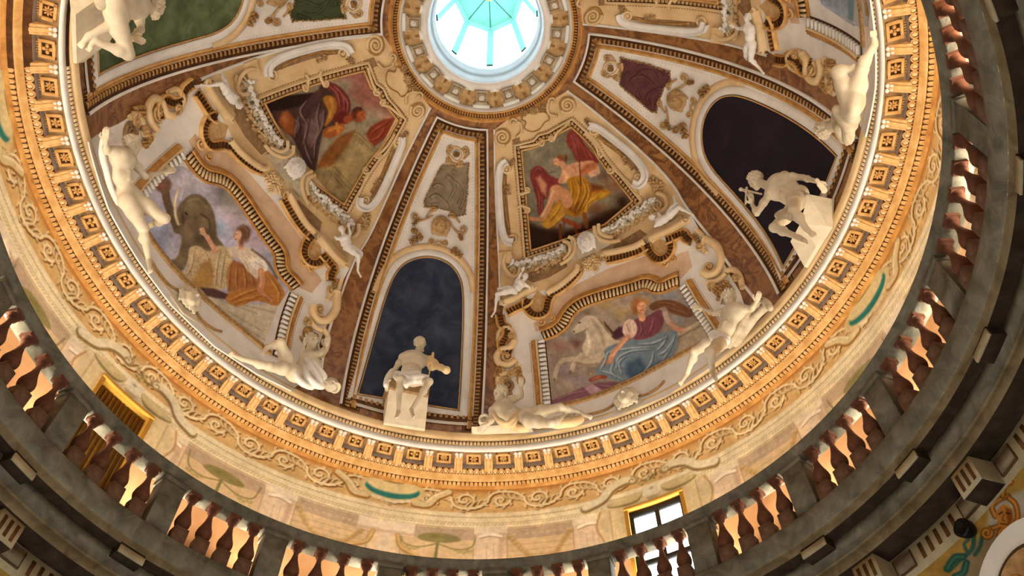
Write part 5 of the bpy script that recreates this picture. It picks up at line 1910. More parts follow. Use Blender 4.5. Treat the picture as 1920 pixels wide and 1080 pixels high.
# the seated statue before the blue niche
block('pedestal', [(731, 723, .46), (804, 737, .46), (797, 804, .07), (720, 792, .07)], 'figure_stucco', 'white block under the seated statue of the dark blue niche', 'pedestal')
block('seat', [(729, 709, .52), (807, 722, .52), (804, 741, .47), (731, 726, .47)], 'soffit_tan', 'rough brown seat slab under the bagpipe playing statue', 'slab')
_, qs = figure('statue', 'bearded seated statue holding a bagpipe before the dark blue niche',
       dict(head=(787, 646, .52), neck=(782, 665, .50), chest=(774, 677, .52), waist=(771, 697, .56), pelvis=(771, 711, .56), shL=(755, 670, .50), shR=(800, 674, .52),
            elL=(738, 697, .46), wrL=(730, 716, .48), elR=(807, 690, .62), wrR=(820, 690, .76), hipL=(758, 711, .62), hipR=(787, 712, .62), knL=(750, 711, 1.02), knR=(805, 716, 1.02),
            anL=(747, 772, .72), anR=(771, 769, .74), toeL=(743, 782, .80), toeR=(775, 781, .82)), .132, (.02, 1, .28, -.12, .9), 1.0, 1.05, 1.12, 'curly', True,
       hands=(('R', .9, 1, -.1, .3), ('L', .4, -.3, -1, .2)), seed=2,
       folds=(('drapery', 'white_stucco', [([(744, 700, .80), (756, 704, .92), (768, 710, .80), (782, 706, .86), (800, 708, .95)], .05), ([(742, 706, .84), (752, 714, 1.0), (764, 716, .82), (778, 714, .78), (796, 714, .9)], .05),
               ([(754, 702, .75), (766, 702, .74), (784, 700, .74)], .055), ([(736, 696, .42), (728, 708, .42), (724, 722, .42)], .055), ([(760, 716, .75), (762, 724, .74)], .04)]),))
c = S(np.array([809.]), np.array([681.]), .80)[0]
sd = Sdf(); sd.ball(c, .10, .05); sd.ball(c + CR * .05 - CU * .03, .09, .05)
for p, r in (((808, 672), .026), ((812, 662), .022), ((806, 668), .02)):
    sd.cap(c, S(np.array([p[0]], float), np.array([p[1]], float), .85)[0], .045, r, .02)
e1 = S(np.array([837.]), np.array([694.]), .95)[0]
sd.cap(c, e1, .055, .06, .02); sd.cap(c + (e1 - c) * .85, e1, .06, .075, .01)
e2 = S(np.array([804.]), np.array([704.]), .95)[0]
sd.cap(c, e2, .012, .012, .01)
v, f = sd.build(.01)
tag(obj('bagpipe', v, f, 'cream_stucco', None, True), 'pale bagpipe with drone pipe in the seated statue\'s hand', 'bagpipe')

# the piper before the violet niche
block('pedestal', [(1516, 364, .42), (1552, 424, .09), (1531, 462, .07), (1508, 500, .07), (1482, 453, .34), (1500, 420, .42)], 'figure_stucco', 'white block carrying the pipe player of the violet niche', 'pedestal')
figure('statue', 'crouching statue blowing a pipe before the dark violet niche',
       dict(head=(1417, 339, .72), neck=(1440, 349, .66), chest=(1461, 353, .62), waist=(1482, 362, .58), pelvis=(1496, 371, .55), shL=(1443, 364, .68), shR=(1471, 330, .62),
            elR=(1506, 333, .5), wrR=(1534, 341, .52), elL=(1419, 400, .85), wrL=(1410, 382, .88), hipL=(1484, 396, .62), hipR=(1492, 372, .68), knL=(1452, 427, .95), knR=(1488, 396, 1.0),
            anL=(1499, 446, .66), anR=(1513, 430, .70), toeL=(1510, 452, .68), toeR=(1522, 438, .72)), .145, (-.45, .9, -.75, -.5, .5), 1.0, 1.0, 1.1, 'curly', False,
       hands=(('R', .6, .5, -.8, .3), ('L', .9, -.2, 1, .2)), seed=5,
       folds=(('drapery', 'grey_stucco', [([(1458, 404, .8), (1470, 398, .85), (1482, 402, .85), (1494, 404, .8)], .05), ([(1462, 408, .9), (1474, 404, .95), (1486, 408, .9)], .045), ([(1500, 388, .6), (1506, 376, .56), (1512, 368, .52)], .05), ([(1494, 366, .5), (1506, 360, .5)], .05)]),))
sd = Sdf()
pt = lambda x, y, l: S(np.array([x], float), np.array([y], float), l)[0]
sd.cap(pt(1388, 355, .95), pt(1428, 364, .80), .026, .016, .01); sd.cap(pt(1400, 352, .93), pt(1398, 382, .98), .020, .018, .01); sd.cap(pt(1396, 358, .93), pt(1408, 372, .95), .016, .014, .01)
sd.ball(pt(1389, 355, .95), .034, .01)
v, f = sd.build(.008)
tag(obj('pipe', v, f, 'figure_stucco', None, True), 'white branched pipe at the crouching statue\'s mouth', 'pipe')

# the seated man of the green niche, cut by the frame
block('pedestal', [(142, 27, .07), (186, -4, .36), (240, -14, .40), (244, 14, .40), (205, 80, .30), (157, 117, .08), (144, 119, .06)], 'figure_stucco', 'white block under the seated man of the green niche', 'pedestal')
figure('statue', 'seated bearded man before the green niche at the top left',
       dict(head=(292, 14, .62), neck=(272, 14, .58), chest=(256, 12, .56), waist=(236, 8, .54), pelvis=(216, 6, .52), shL=(256, -12, .56), shR=(262, 26, .60),
            elR=(264, 56, .72), wrR=(246, 70, .80), hipL=(212, 2, .6), hipR=(214, 24, .66), knL=(232, 32, 1.0), knR=(241, 102, .98), anL=(164, 70, .72), anR=(176, 76, .70), toeL=(154, 82, .66), toeR=(168, 88, .62)),
       .15, (.55, .85, .75, -.35, .5), 1.05, 1.0, 1.1, 'curly', True, hands=(('R', .8, .9, -.3, .3),), seed=8,
       folds=(('drapery', 'grey_stucco', [([(196, -4, .8), (206, 12, .9), (214, 24, .95)], .055), ([(206, -6, .8), (218, 8, .95), (226, 20, 1.0)], .05), ([(186, -4, .62), (190, 10, .7)], .06)]),))

# the standing nude on the left
figure('stucco_figure', 'standing nude youth at far left pointing into the elephant fresco',
       dict(head=(248, 273, .50), neck=(240, 292, .46), chest=(228, 304, .46), waist=(231, 334, .44), pelvis=(241, 363, .44), shL=(213, 284, .42), shR=(246, 300, .52),
            elL=(200, 284, .36), wrL=(198, 264, .40), elR=(272, 331, .62), wrR=(306, 323, .56), hipL=(238, 377, .44), hipR=(254, 374, .50), knL=(268, 428, .52), knR=(308, 410, .80), anL=(279, 486, .30), anR=(280, 424, .42), toeL=(282, 508, .36)),
       .150, (-.15, 1, .8, -.12, .55), 1.05, .95, 1.05, 'curly', False, hands=(('R', .5, 1, .25, .1), ('L', .8, .1, 1, .2)), seed=11,
       folds=(('drapery', 'white_stucco', [([(194, 262, .3), (192, 290, .26), (200, 320, .22), (208, 350, .2), (222, 380, .2)], .045), ([(198, 262, .36), (206, 256, .34), (214, 262, .3)], .05)]),))

# reclining figure, lower left
figure('stucco_figure', 'reclining nude with wavy hair and raised arm left of the blue niche',
       dict(head=(584, 640, .56), neck=(580, 664, .46), chest=(579, 682, .42), waist=(570, 696, .40), pelvis=(552, 700, .40), shL=(572, 668, .44), shR=(592, 678, .40),
            elL=(600, 663, .60), wrL=(610, 650, .62), elR=(600, 702, .40), wrR=(614, 716, .42), hipL=(546, 694, .46), hipR=(540, 686, .46), knL=(504, 687, .48), knR=(526, 643, .72), anL=(452, 672, .34), anR=(500, 652, .50), toeL=(436, 665, .32), toeR=(494, 662, .46)),
       .150, (.0, 1, .45, .35, .75), 1.02, 1.0, 1.0, 'long', False, hands=(('L', .6, .3, 1, .2), ('R', .8, .7, -.6, .3)), seed=14,
       folds=(('drapery', 'white_stucco', [([(576, 676, .52), (584, 690, .54), (594, 704, .52), (600, 716, .48)], .06), ([(586, 680, .50), (598, 694, .50), (608, 706, .46)], .055), ([(570, 690, .5), (576, 706, .50), (590, 720, .46), (604, 724, .42)], .06), ([(556, 690, .5), (556, 704, .48), (566, 718, .44), (584, 726, .4)], .05)]),))
jar('jar', 'white jar lying under the hand of the reclining nude left of the blue niche', 622, 722, .24, .13, (.7, -.3, .7))

# reclining figure, lower right
figure('stucco_figure', 'reclining nude lifting a round mirror right of the blue niche',
       dict(head=(938, 736, .55), neck=(937, 756, .46), chest=(946, 769, .44), waist=(965, 780, .42), pelvis=(985, 783, .42), shL=(924, 770, .46), shR=(955, 753, .46),
            elL=(922, 788, .46), wrL=(912, 796, .44), elR=(977, 743, .58), wrR=(977, 726, .66), hipL=(992, 776, .46), hipR=(993, 790, .50), knL=(1050, 764, .60), knR=(1033, 794, .62), anL=(1088, 774, .36), anR=(1062, 778, .40), toeL=(1106, 782, .34), toeR=(1074, 782, .36)),
       .140, (.12, 1, -.65, .1, .65), 1.05, 1.0, 1.05, 'long', False, hands=(('R', .8, 0, 1, .3), ('L', .7, -.8, -.5, .3)), seed=17, female=True,
       folds=(('drapery', 'cream_stucco', [([(926, 776, .55), (936, 788, .56), (950, 794, .54), (962, 784, .54), (973, 770, .50)], .035), ([(930, 782, .50), (942, 796, .50), (956, 798, .48), (968, 786, .48)], .04), ([(958, 794, .44), (966, 800, .38), (974, 804, .36), (986, 804, .36)], .06)]), ('cloth', 'cream_stucco', [([(1040, 796, .4), (1056, 794, .4), (1074, 792, .34), (1088, 786, .3)], .07)])))
jar('jar', 'open jar beside the elbow of the reclining nude with mirror', 909, 789, .34, .115, (-.1, .5, .9))
c = pt(976, 714, .74)
v, f = ellipsoid(c, [CR * .085, CU * .095, CF * .02], 20, 8)
tag(obj('mirror', v, f, 'ochre_ornament', None, True), 'round brownish hand mirror held up by the reclining nude', 'mirror')
block('plinth', [(884, 800, .16), (990, 795, .16), (1000, 808, .05), (886, 812, .05)], 'figure_stucco', 'flat white ledge under the reclining nude with mirror', 'plinth')

# striding youth, right
figure('stucco_figure', 'striding youth with cloak at the right end of the white horse fresco',
       dict(head=(1366, 556, .58), neck=(1376, 573, .50), chest=(1374, 591, .48), waist=(1362, 616, .46), pelvis=(1350, 633, .46), shL=(1358, 585, .50), shR=(1395, 579, .44),
            elL=(1338, 588, .58), wrL=(1318, 579, .56), elR=(1410, 580, .40), wrR=(1418, 566, .46), hipL=(1340, 638, .48), hipR=(1356, 641, .50), knL=(1304, 658, .62), knR=(1331, 660, .86), anL=(1288, 701, .38), anR=(1336, 697, .58), toeL=(1277, 717, .36), toeR=(1342, 710, .62)),
       .132, (.18, 1, -.25, .0, .9), 1.05, .95, 1.1, 'long', False, hands=(('L', .4, -1, .3, .1), ('R', .8, .3, 1, .3)), seed=19,
       folds=(('loincloth', 'white_stucco', [([(1336, 630, .6), (1348, 640, .62), (1362, 640, .58)], .06), ([(1340, 624, .58), (1352, 630, .6), (1364, 634, .56)], .05)]),
              ('cloak', 'grey_stucco', [([(1420, 568, .36), (1404, 584, .34), (1392, 606, .34), (1376, 634, .30), (1368, 648, .26)], .05), ([(1440, 572, .24), (1420, 590, .24), (1400, 616, .22), (1380, 644, .2)], .06), ([(1428, 562, .34), (1438, 568, .34), (1444, 578, .3)], .05), ([(1408, 596, .24), (1392, 622, .22)], .05)]),))

# reclining figure at the top right, seen feet first
figure('stucco_figure', 'reclining nude with long stretched leg at the top right of the cornice',
       dict(head=(1550, 240, .50), neck=(1566, 238, .44), chest=(1578, 230, .42), waist=(1592, 212, .42), pelvis=(1600, 192, .42), shL=(1574, 220, .46), shR=(1590, 246, .38),
            elL=(1572, 216, .5), wrL=(1580, 214, .55), elR=(1594, 262, .3), wrR=(1588, 270, .3), hipL=(1590, 180, .5), hipR=(1602, 182, .46), knL=(1570, 134, .74), knR=(1616, 130, .50), anL=(1604, 128, .40), anR=(1640, 80, .32), toeR=(1638, 66, .32), toeL=(1612, 136, .36)),
       .15, (-.9, .3, -.2, .6, .6), 1.05, .9, .86, 'curly', False, seed=23,
       folds=(('drapery', 'grey_stucco', [([(1570, 206, .56), (1580, 222, .58), (1590, 240, .54), (1590, 262, .42)], .07), ([(1584, 200, .56), (1594, 218, .56), (1600, 236, .48)], .06), ([(1566, 220, .5), (1572, 240, .5), (1582, 262, .4)], .06), ([(1600, 206, .5), (1606, 224, .44)], .05)]),))

# children on the pediments
PUT = dict(legs=1.15, arms=1.1, torso=1.15, cat='cherub', mat='white_stucco', res=.009)
figure('cherub', 'white cherub kneeling on the pediment left of the elephant fresco, legs towards the marble strip',
       dict(head=(448, 196, .22), neck=(440, 188, .26), chest=(435, 186, .28), waist=(430, 178, .28), pelvis=(425, 170, .28), shL=(436, 178, .3), shR=(440, 192, .3), elL=(446, 182, .3), elR=(450, 198, .3), hipL=(420, 164, .3), hipR=(424, 168, .3), knL=(415, 157, .36), knR=(421, 150, .3), anL=(392, 161, .3), anR=(417, 138, .22), toeL=(378, 159, .28)), .072, (.6, -.7, .6, .3, .5), seed=31, **PUT)
figure('cherub', 'white cherub holding the garland end above the right of the elephant fresco',
       dict(head=(641, 431, .30), neck=(644, 441, .28), chest=(646, 449, .28), waist=(649, 457, .28), pelvis=(653, 464, .28), shL=(640, 447, .26), shR=(652, 446, .30), elL=(632, 448, .24), wrL=(628, 444, .24), elR=(657, 438, .32), wrR=(654, 426, .32), hipL=(655, 467, .3), hipR=(659, 464, .26), knL=(672, 480, .36), knR=(677, 475, .28), anL=(671, 508, .24), anR=(676, 484, .2), toeL=(676, 518, .26)), .075, (-.2, 1, .4, .1, .8), seed=32, hands=(('R', .7, .1, 1, .2),), **PUT)
figure('cherub', 'white cherub with raised arm sitting above the left end of the white horse fresco',
       dict(head=(985, 519, .30), neck=(980, 529, .28), chest=(975, 533, .28), waist=(970, 539, .28), pelvis=(963, 545, .28), shL=(969, 528, .30), shR=(984, 534, .26), elL=(974, 518, .32), wrL=(980, 508, .32), elR=(992, 538, .24), wrR=(994, 544, .22), hipL=(957, 545, .3), hipR=(955, 541, .26), knL=(932, 552, .36), knR=(936, 542, .28), anL=(928, 584, .24), anR=(934, 562, .2), toeL=(922, 593, .26)), .072, (.2, 1, .2, .0, .9), seed=33, hands=(('L', .7, .3, 1, .2),), **PUT)
figure('cherub', 'white cherub lying on the pediment above the right end of the white horse fresco',
       dict(head=(1224, 407, .26), neck=(1232, 414, .26), chest=(1238, 416, .28), waist=(1247, 410, .28), pelvis=(1256, 402, .28), shL=(1234, 420, .3), shR=(1240, 408, .28), elL=(1228, 424, .3), elR=(1234, 400, .28), hipL=(1260, 400, .3), hipR=(1258, 396, .28), knL=(1273, 389, .36), knR=(1268, 382, .3), anL=(1292, 399, .26), anR=(1263, 368, .24), toeL=(1300, 403, .26)), .072, (-.7, .5, -.3, .5, .6), seed=34, **PUT)
figure('cherub', 'white cherub standing against the pediment at the top right',
       dict(head=(1401, 34, .30), neck=(1402, 47, .28), chest=(1404, 55, .28), waist=(1406, 70, .28), pelvis=(1408, 83, .28), shL=(1396, 52, .30), shR=(1410, 52, .28), elL=(1386, 54, .30), wrL=(1377, 50, .3), elR=(1414, 62, .24), hipL=(1402, 88, .3), hipR=(1410, 88, .3), knL=(1399, 104, .3), knR=(1408, 112, .34), anL=(1400, 112, .2), anR=(1424, 128, .26), toeR=(1431, 137, .26)), .075, (.2, 1, -.5, .1, .7), seed=35, hands=(('L', .6, -1, .3, .2),), **PUT)

# ============================================================ the frescoes
def crop(x0, y0, k):
    def f(*pts):
        p = np.array(pts, float).reshape(-1, 2)
        return np.stack([x0 + p[:, 0] / k, y0 + p[:, 1] / k], 1)
    return f


def finish(pt, name, label, poly, lift, grp=None, mat='fresco'):
    m = pip(pt.X, pt.Y, np.array(poly, float)) < 1.5
    c = S(np.array([np.mean([p[0] for p in poly])]), np.array([np.mean([p[1] for p in poly])]), 0)[0]
    o = pt.build(name, lambda x, y: S(x, y, lift), None, m, mat)
    return tag(o, label, 'fresco', grp)


def folds(p, q, lines, light, dark, w, soft):
    """painted cloth: each fold a dark trough beside a light ridge"""
    for l in lines:
        l = q(*l)
        p.stroke(l + [w * .55, w * .35], w * 1.1, dark, soft * 1.4, .7, 6, True)
        p.stroke(l, w, light, soft, .75, 6, True)


# woman with a white horse
p = Paint(1010, 1346, 532, 772, 1.15, '#8b7f74')
q = crop(960, 540, 4)
for (x, y, rx, ry, c, a) in ((700, 120, 70, 45, '#8d7b52', .9), (820, 190, 60, 40, '#9a8556', .8), (560, 180, 45, 30, '#6d5c4c', .9), (1180, 60, 90, 30, '#77828e', .9), (1300, 150, 50, 45, '#6f7c8c', .9), (1250, 240, 50, 25, '#7d8794', .8),
                             (350, 440, 70, 40, '#84625a', .9), (480, 420, 35, 35, '#5e3c36', .9), (400, 620, 90, 50, '#8d828c', .95), (520, 700, 90, 40, '#978a96', .8), (350, 560, 50, 30, '#8a756c', .8), (420, 360, 40, 20, '#7a8088', .8)):
    c0 = q((x, y))[0]
    p.blob(c0[0], c0[1], rx / 4 * 1.5, ry / 4 * 1.5, c, a)
p.mottle(.05, 40, 2)
p.poly(q((1180, 640), (1250, 440), (1260, 330), (1400, 240), (1500, 330), (1400, 480), (1240, 640), (1130, 690)), '#a09583', 3)
p.stroke(q((1240, 350), (1400, 262)), 5, '#b5a88e', 2, .9, 0); p.stroke(q((1250, 372), (1410, 285)), 2, '#6d5c48', 2, .8, 0)
p.poly(q((290, 880), (700, 800), (560, 860), (300, 920)), '#a39a8c', 3)
p.poly(q((240, 900), (300, 840), (420, 790), (520, 750), (640, 710), (760, 700), (930, 740), (840, 790), (640, 840), (480, 830), (320, 870)), '#74505c', 3)
p.poly(q((540, 745), (600, 720), (690, 770), (680, 830), (620, 820), (570, 780)), '#a98d98', 3)
folds(p, q, [((330, 840), (450, 790), (560, 770)), ((640, 730), (740, 740), (850, 760)), ((360, 860), (470, 830), (560, 830))], '#96727e', '#4c303c', 3, 2)
# horse
p.poly(q((690, 250), (760, 330), (800, 400), (760, 420), (700, 330)), '#4a2c20', 4)
p.poly(q((452, 322), (462, 300), (500, 262), (520, 232), (566, 205), (630, 220), (676, 268), (716, 330), (790, 380), (830, 440), (760, 500), (690, 520), (640, 580), (560, 590), (490, 570), (530, 500), (528, 440), (552, 380), (566, 330), (580, 290), (556, 308), (516, 328), (476, 344)), '#b9ae9a', 2.5, 1, 3)
p.stroke(q((560, 520), (480, 530), (372, 548), (330, 620), (318, 690)), 8.5, '#b3a793', 2.5, 1, 6)
p.stroke(q((520, 500), (470, 560), (448, 620)), 8, '#bdb19c', 2.5)
for a in ((318, 690), (440, 630)):
    c0 = q(a)[0]; p.blob(c0[0], c0[1], 5, 6, '#5f5238', .9)
p.stroke(q((600, 240), (660, 320), (690, 420)), 6, '#8e8270', 5, .7); p.stroke(q((560, 320), (580, 420), (560, 500)), 5, '#d4cab6', 4, .9); p.stroke(q((480, 560), (560, 580), (640, 570)), 5, '#7c6a58', 4, .7)
p.stroke(q((500, 262), (512, 258)), 2.5, '#3c3028', 1.5); p.stroke(q((458, 320), (470, 332)), 2, '#54463a', 1.5); p.stroke(q((556, 312), (520, 335), (480, 346)), 2, '#7a6a56', 1.5)
p.stroke(q((650, 235), (720, 320), (770, 380)), 3.5, '#8a7c66', 2.5)
# woman
p.poly(q((1030, 130), (1110, 90), (1220, 96), (1310, 140), (1370, 190), (1320, 222), (1250, 205), (1180, 180), (1140, 140), (1060, 170)), '#6b4631', 3, 1, 3)
folds(p, q, [((1100, 110), (1200, 120), (1300, 180)), ((1150, 140), (1250, 170), (1330, 205))], '#8d6646', '#3e2618', 3, 2)
p.poly(q((690, 470), (770, 420), (870, 395), (1000, 372), (1140, 330), (1236, 330), (1240, 420), (1190, 540), (1120, 640), (1000, 715), (900, 725), (780, 695), (640, 655), (640, 590), (720, 570)), '#6d8090', 3, 1, 3)
p.poly(q((860, 560), (960, 520), (1010, 600), (980, 690), (900, 700), (850, 640)), '#3d5268', 10)
p.poly(q((1020, 600), (1100, 540), (1150, 560), (1090, 650), (1010, 700)), '#4d6078', 8)
folds(p, q, [((700, 500), (760, 470), (900, 450), (1060, 440)), ((780, 600), (800, 520), (900, 470), (1040, 460)), ((1220, 350), (1190, 440), (1130, 540)), ((1160, 360), (1130, 420), (1080, 470)), ((820, 640), (800, 560), (850, 510)), ((660, 620), (740, 640), (840, 690)), ((1060, 480), (1040, 560), (980, 640)), ((720, 480), (690, 560), (660, 610)), ((950, 420), (1060, 410), (1150, 370)), ((760, 560), (740, 620), (780, 670)), ((1100, 500), (1150, 470), (1200, 400))], '#b3c0c8', '#34485c', 3.4, 2.2)
p.poly(q((918, 235), (1010, 215), (1090, 165), (1130, 180), (1140, 250), (1100, 330), (1010, 380), (920, 385), (910, 330), (935, 300)), '#70414d', 2.5, 1, 3)
folds(p, q, [((960, 250), (970, 310), (950, 360)), ((1060, 220), (1050, 280), (1020, 350))], '#93626c', '#45242e', 3, 2)
p.poly(q((760, 330), (800, 290), (840, 290), (840, 360), (780, 390), (750, 370)), '#452630', 4)
p.poly(q((830, 300), (860, 240), (910, 240), (940, 300), (920, 360), (880, 375), (835, 345)), '#ccb5a6', 2.5, 1, 3)
p.stroke(q((860, 270), (880, 330)), 2, '#9a8072', 2); p.stroke(q((895, 260), (905, 330)), 2, '#e2d2c4', 2)
p.stroke(q((870, 365), (800, 440), (752, 500), (736, 550)), 9.5, '#c28f70', 2, 1, 6); p.stroke(q((860, 380), (800, 450), (755, 510)), 3, '#dcae8c', 2, .8)
p.stroke(q((740, 530), (720, 560)), 7, '#b98468', 2)
p.stroke(q((1150, 210), (1200, 280), (1265, 322)), 9, '#b5866c', 2, 1, 6); p.stroke(q((1255, 320), (1285, 310)), 5, '#c2917a', 2)
p.stroke(q((1145, 190), (1170, 250)), 9, '#b7a49c', 3)
p.stroke(q((965, 180), (975, 225)), 13, '#cf9d7c', 2.5)
p.blob(*q((945, 130))[0], 17, 19, '#a06c3a', 1, 0, .5); p.blob(*q((925, 170))[0], 8, 12, '#8c5a30', .9, 0, .3); p.blob(*q((1005, 105))[0], 10, 9, '#b07c46', .9, 0, .3)
p.blob(*q((972, 145))[0], 10.5, 13, '#d8a582', 1, .2, .6); p.blob(*q((985, 150))[0], 4, 6, '#c08264', .6)
for a in ((958, 136), (984, 132)):
    p.blob(*q(a)[0], 1.8, 1.2, '#4a2e24', .9)
p.stroke(q((974, 140), (976, 155)), 1.3, '#a8704f', 1); p.stroke(q((966, 168), (984, 166)), 1.6, '#9a4a3e', 1.2)
p.stroke(q((590, 690), (640, 670), (700, 668)), 7, '#8c4838', 2); p.stroke(q((600, 684), (660, 664)), 2.5, '#b06a54', 2)
p.mottle(.04, 12, 4)
finish(p, 'ceiling_fresco', 'fresco of a woman in blue skirt beside a rearing white horse', LOF, .03, None, 'fresco_light')

# woman with an elephant
p = Paint(226, 562, 296, 664, 1.15, '#a6a4b8')
q = crop(280, 320, 3.175)
for (x, y, rx, ry, c, a) in ((60, 300, 60, 70, '#8fa0c4', .9), (60, 440, 70, 60, '#8797bb', .9), (200, 70, 70, 50, '#c3c2cd', .9), (300, 60, 80, 30, '#bdbcc8', .8), (430, 330, 40, 60, '#8499b4', .9), (480, 270, 60, 50, '#b5a6b4', .8), (650, 400, 60, 60, '#b09ba8', .8), (480, 180, 80, 60, '#77766f', .9), (560, 240, 50, 50, '#84807a', .8), (690, 520, 40, 60, '#8f94a8', .8), (620, 360, 30, 40, '#a8a0b4', .7), (430, 120, 60, 40, '#6a6a68', .8), (760, 590, 40, 50, '#8fa0a8', .7)):
    c0 = q((x, y))[0]; p.blob(c0[0], c0[1], rx / 2.1, ry / 2.1, c, a)
for i in range(26):
    x, y = np.random.default_rng(i).uniform((-150, 100), (200, 620)); c0 = q((x, y))[0]
    p.stroke([c0, c0 + [10, 16]], 6, ['#b5bdd2', '#94a2c2', '#bcb4c8'][i % 3], 6, .5, 0)
p.mottle(.05, 40, 5)
p.poly(q((360, 730), (480, 790), (600, 800), (780, 790), (860, 700), (700, 1100), (600, 1080), (420, 870), (340, 820)), '#b3ac9a', 4)
for a, b in (((400, 800), (680, 960)), ((430, 850), (690, 1010)), ((560, 800), (770, 850)), ((420, 770), (640, 850))):
    p.stroke(q(a, b), 3, '#8f8a7a', 2.5, .7, 0)
p.poly(q((200, 660), (330, 700), (430, 830), (340, 800), (200, 700)), '#c2bba9', 3)
# elephant
p.stroke(q((168, 350), (128, 250), (106, 180), (96, 130)), 15, '#61523f', 3)
p.blob(*q((82, 82))[0], 19, 18, '#715648', 1, .5, .7); p.blob(*q((66, 92))[0], 10, 10, '#8f6052', .8, 0, .3); p.blob(*q((62, 104))[0], 4, 4, '#5a3a34', .8)
p.poly(q((196, 185), (240, 145), (300, 142), (350, 185), (384, 250), (398, 330), (402, 390), (440, 445), (400, 480), (330, 480), (260, 460), (235, 520), (205, 585), (150, 605), (96, 566), (84, 535), (150, 528), (178, 480), (192, 390), (146, 362), (168, 335), (160, 280), (170, 215)), '#685b47', 3.5, 1, 3)
for (x, y, rx, ry, c, a) in ((255, 210, 22, 18, '#8b7d63', .8), (330, 300, 14, 22, '#86785e', .7), (210, 330, 12, 20, '#84745c', .7), (300, 400, 20, 18, '#4a4032', .8), (200, 280, 6, 20, '#453a2e', .8), (370, 390, 12, 22, '#4b4134', .8), (190, 540, 14, 14, '#7a6c54', .7), (130, 575, 14, 8, '#544a3a', .7), (240, 380, 10, 12, '#8a7b62', .6), (150, 230, 5, 20, '#7f6d56', .6)):
    c0 = q((x, y))[0]; p.blob(c0[0], c0[1], rx, ry, c, a)
p.stroke(q((310, 260), (350, 290), (360, 350), (320, 400)), 4, '#463c2f', 3, .8); p.stroke(q((230, 180), (290, 170), (340, 220)), 4, '#93866c', 4, .6); p.stroke(q((216, 250), (226, 262)), 3, '#2c241c', 2)
p.stroke(q((170, 110), (152, 190), (154, 260), (172, 318)), 5, '#c8b89c', 2); p.stroke(q((200, 120), (184, 170)), 4, '#c8c8d0', 3, .8); p.stroke(q((166, 130), (152, 200), (156, 260)), 1.8, '#e8dcc4', 1.5)
# woman
p.poly(q((640, 560), (700, 590), (760, 650), (810, 740), (770, 805), (640, 775), (540, 806), (480, 795), (450, 745), (540, 700), (640, 670)), '#a26e38', 3, 1, 3)
folds(p, q, [((700, 620), (760, 700), (770, 780)), ((480, 770), (560, 730), (650, 700)), ((560, 780), (650, 740), (720, 750)), ((720, 640), (780, 740)), ((500, 790), (580, 760), (640, 760))], '#c4904e', '#6a4422', 4, 2.5)
p.poly(q((232, 500), (240, 460), (290, 446), (340, 478), (380, 470), (400, 448), (460, 455), (500, 500), (480, 600), (450, 700), (300, 715), (210, 660), (150, 625), (150, 600), (220, 595)), '#b5a482', 3, 1, 3)
p.poly(q((300, 560), (360, 520), (390, 600), (380, 690), (300, 710), (240, 690)), '#9c7a48', 6, .8)
p.poly(q((500, 530), (570, 560), (640, 650), (640, 690), (560, 700), (470, 725), (458, 640), (470, 570)), '#94633a', 4)
folds(p, q, [((480, 560), (470, 640), (470, 710)), ((520, 560), (515, 640), (520, 700)), ((560, 580), (570, 650), (570, 695)), ((600, 620), (615, 670))], '#b98650', '#5f3c20', 3.2, 2)
rg = np.random.default_rng(3)
for i in range(260):
    x, y = rg.uniform((150, 450), (500, 710))
    c0 = q((x, y))[0]
    if pip(np.array(c0[0]), np.array(c0[1]), q((232, 500), (290, 446), (340, 478), (400, 448), (460, 455), (500, 500), (470, 570), (450, 700), (390, 700), (370, 560), (280, 600), (210, 660), (150, 625), (220, 595))) < 0:
        p.blob(c0[0], c0[1], 1.8, 1.5, ['#6f6048', '#d8ccb0', '#8a7a5c', '#c9b890'][i % 4], .85)
folds(p, q, [((260, 480), (250, 560), (220, 620)), ((420, 470), (400, 560), (390, 680)), ((450, 480), (430, 580), (420, 690)), ((330, 490), (350, 540))], '#d2c4a4', '#6e5c42', 3, 2.2)
p.poly(q((300, 695), (380, 700), (470, 735), (450, 765), (400, 760), (340, 745)), '#4d3834', 4)
p.poly(q((472, 465), (530, 448), (600, 462), (650, 500), (700, 560), (660, 610), (640, 640), (590, 600), (540, 530), (490, 505)), '#cabfac', 3, 1, 3)
folds(p, q, [((540, 480), (600, 530), (630, 600)), ((500, 480), (560, 540), (590, 600))], '#e0d8c8', '#8c7c68', 3, 2)
p.poly(q((602, 540), (640, 515), (690, 545), (708, 580), (690, 600), (640, 590), (610, 570)), '#d8d3cc', 2.5, 1, 3)
p.stroke(q((630, 545), (680, 575)), 2, '#a8a49c', 2)
p.stroke(q((610, 470), (700, 540), (760, 640)), 4, '#5c4130', 3, .7)
p.stroke(q((664, 595), (672, 650), (660, 712)), 11, '#b8876a', 2.2); p.stroke(q((660, 600), (666, 660), (656, 705)), 3, '#d4a688', 2, .8); p.stroke(q((656, 705), (690, 745), (722, 772)), 6.5, '#b48264', 2); p.stroke(q((690, 750), (716, 778)), 2, '#8a5a40', 1.5)
p.stroke(q((395, 480), (365, 430), (345, 395)), 9, '#bd9076', 2.2); p.stroke(q((345, 395), (325, 375), (308, 350)), 7, '#c49a80', 2); p.stroke(q((330, 360), (320, 340)), 2.2, '#c49a80', 1.5); p.stroke(q((318, 380), (302, 372)), 2.2, '#c49a80', 1.5)
p.stroke(q((538, 415), (548, 455)), 12, '#c69c84', 2.5)
p.blob(*q((560, 368))[0], 17, 18, '#5c4032', 1, .4, .6); p.blob(*q((548, 425))[0], 7, 12, '#654838', .8, 0, .3); p.blob(*q((575, 395))[0], 9, 14, '#6e5040', .9, 0, .4)
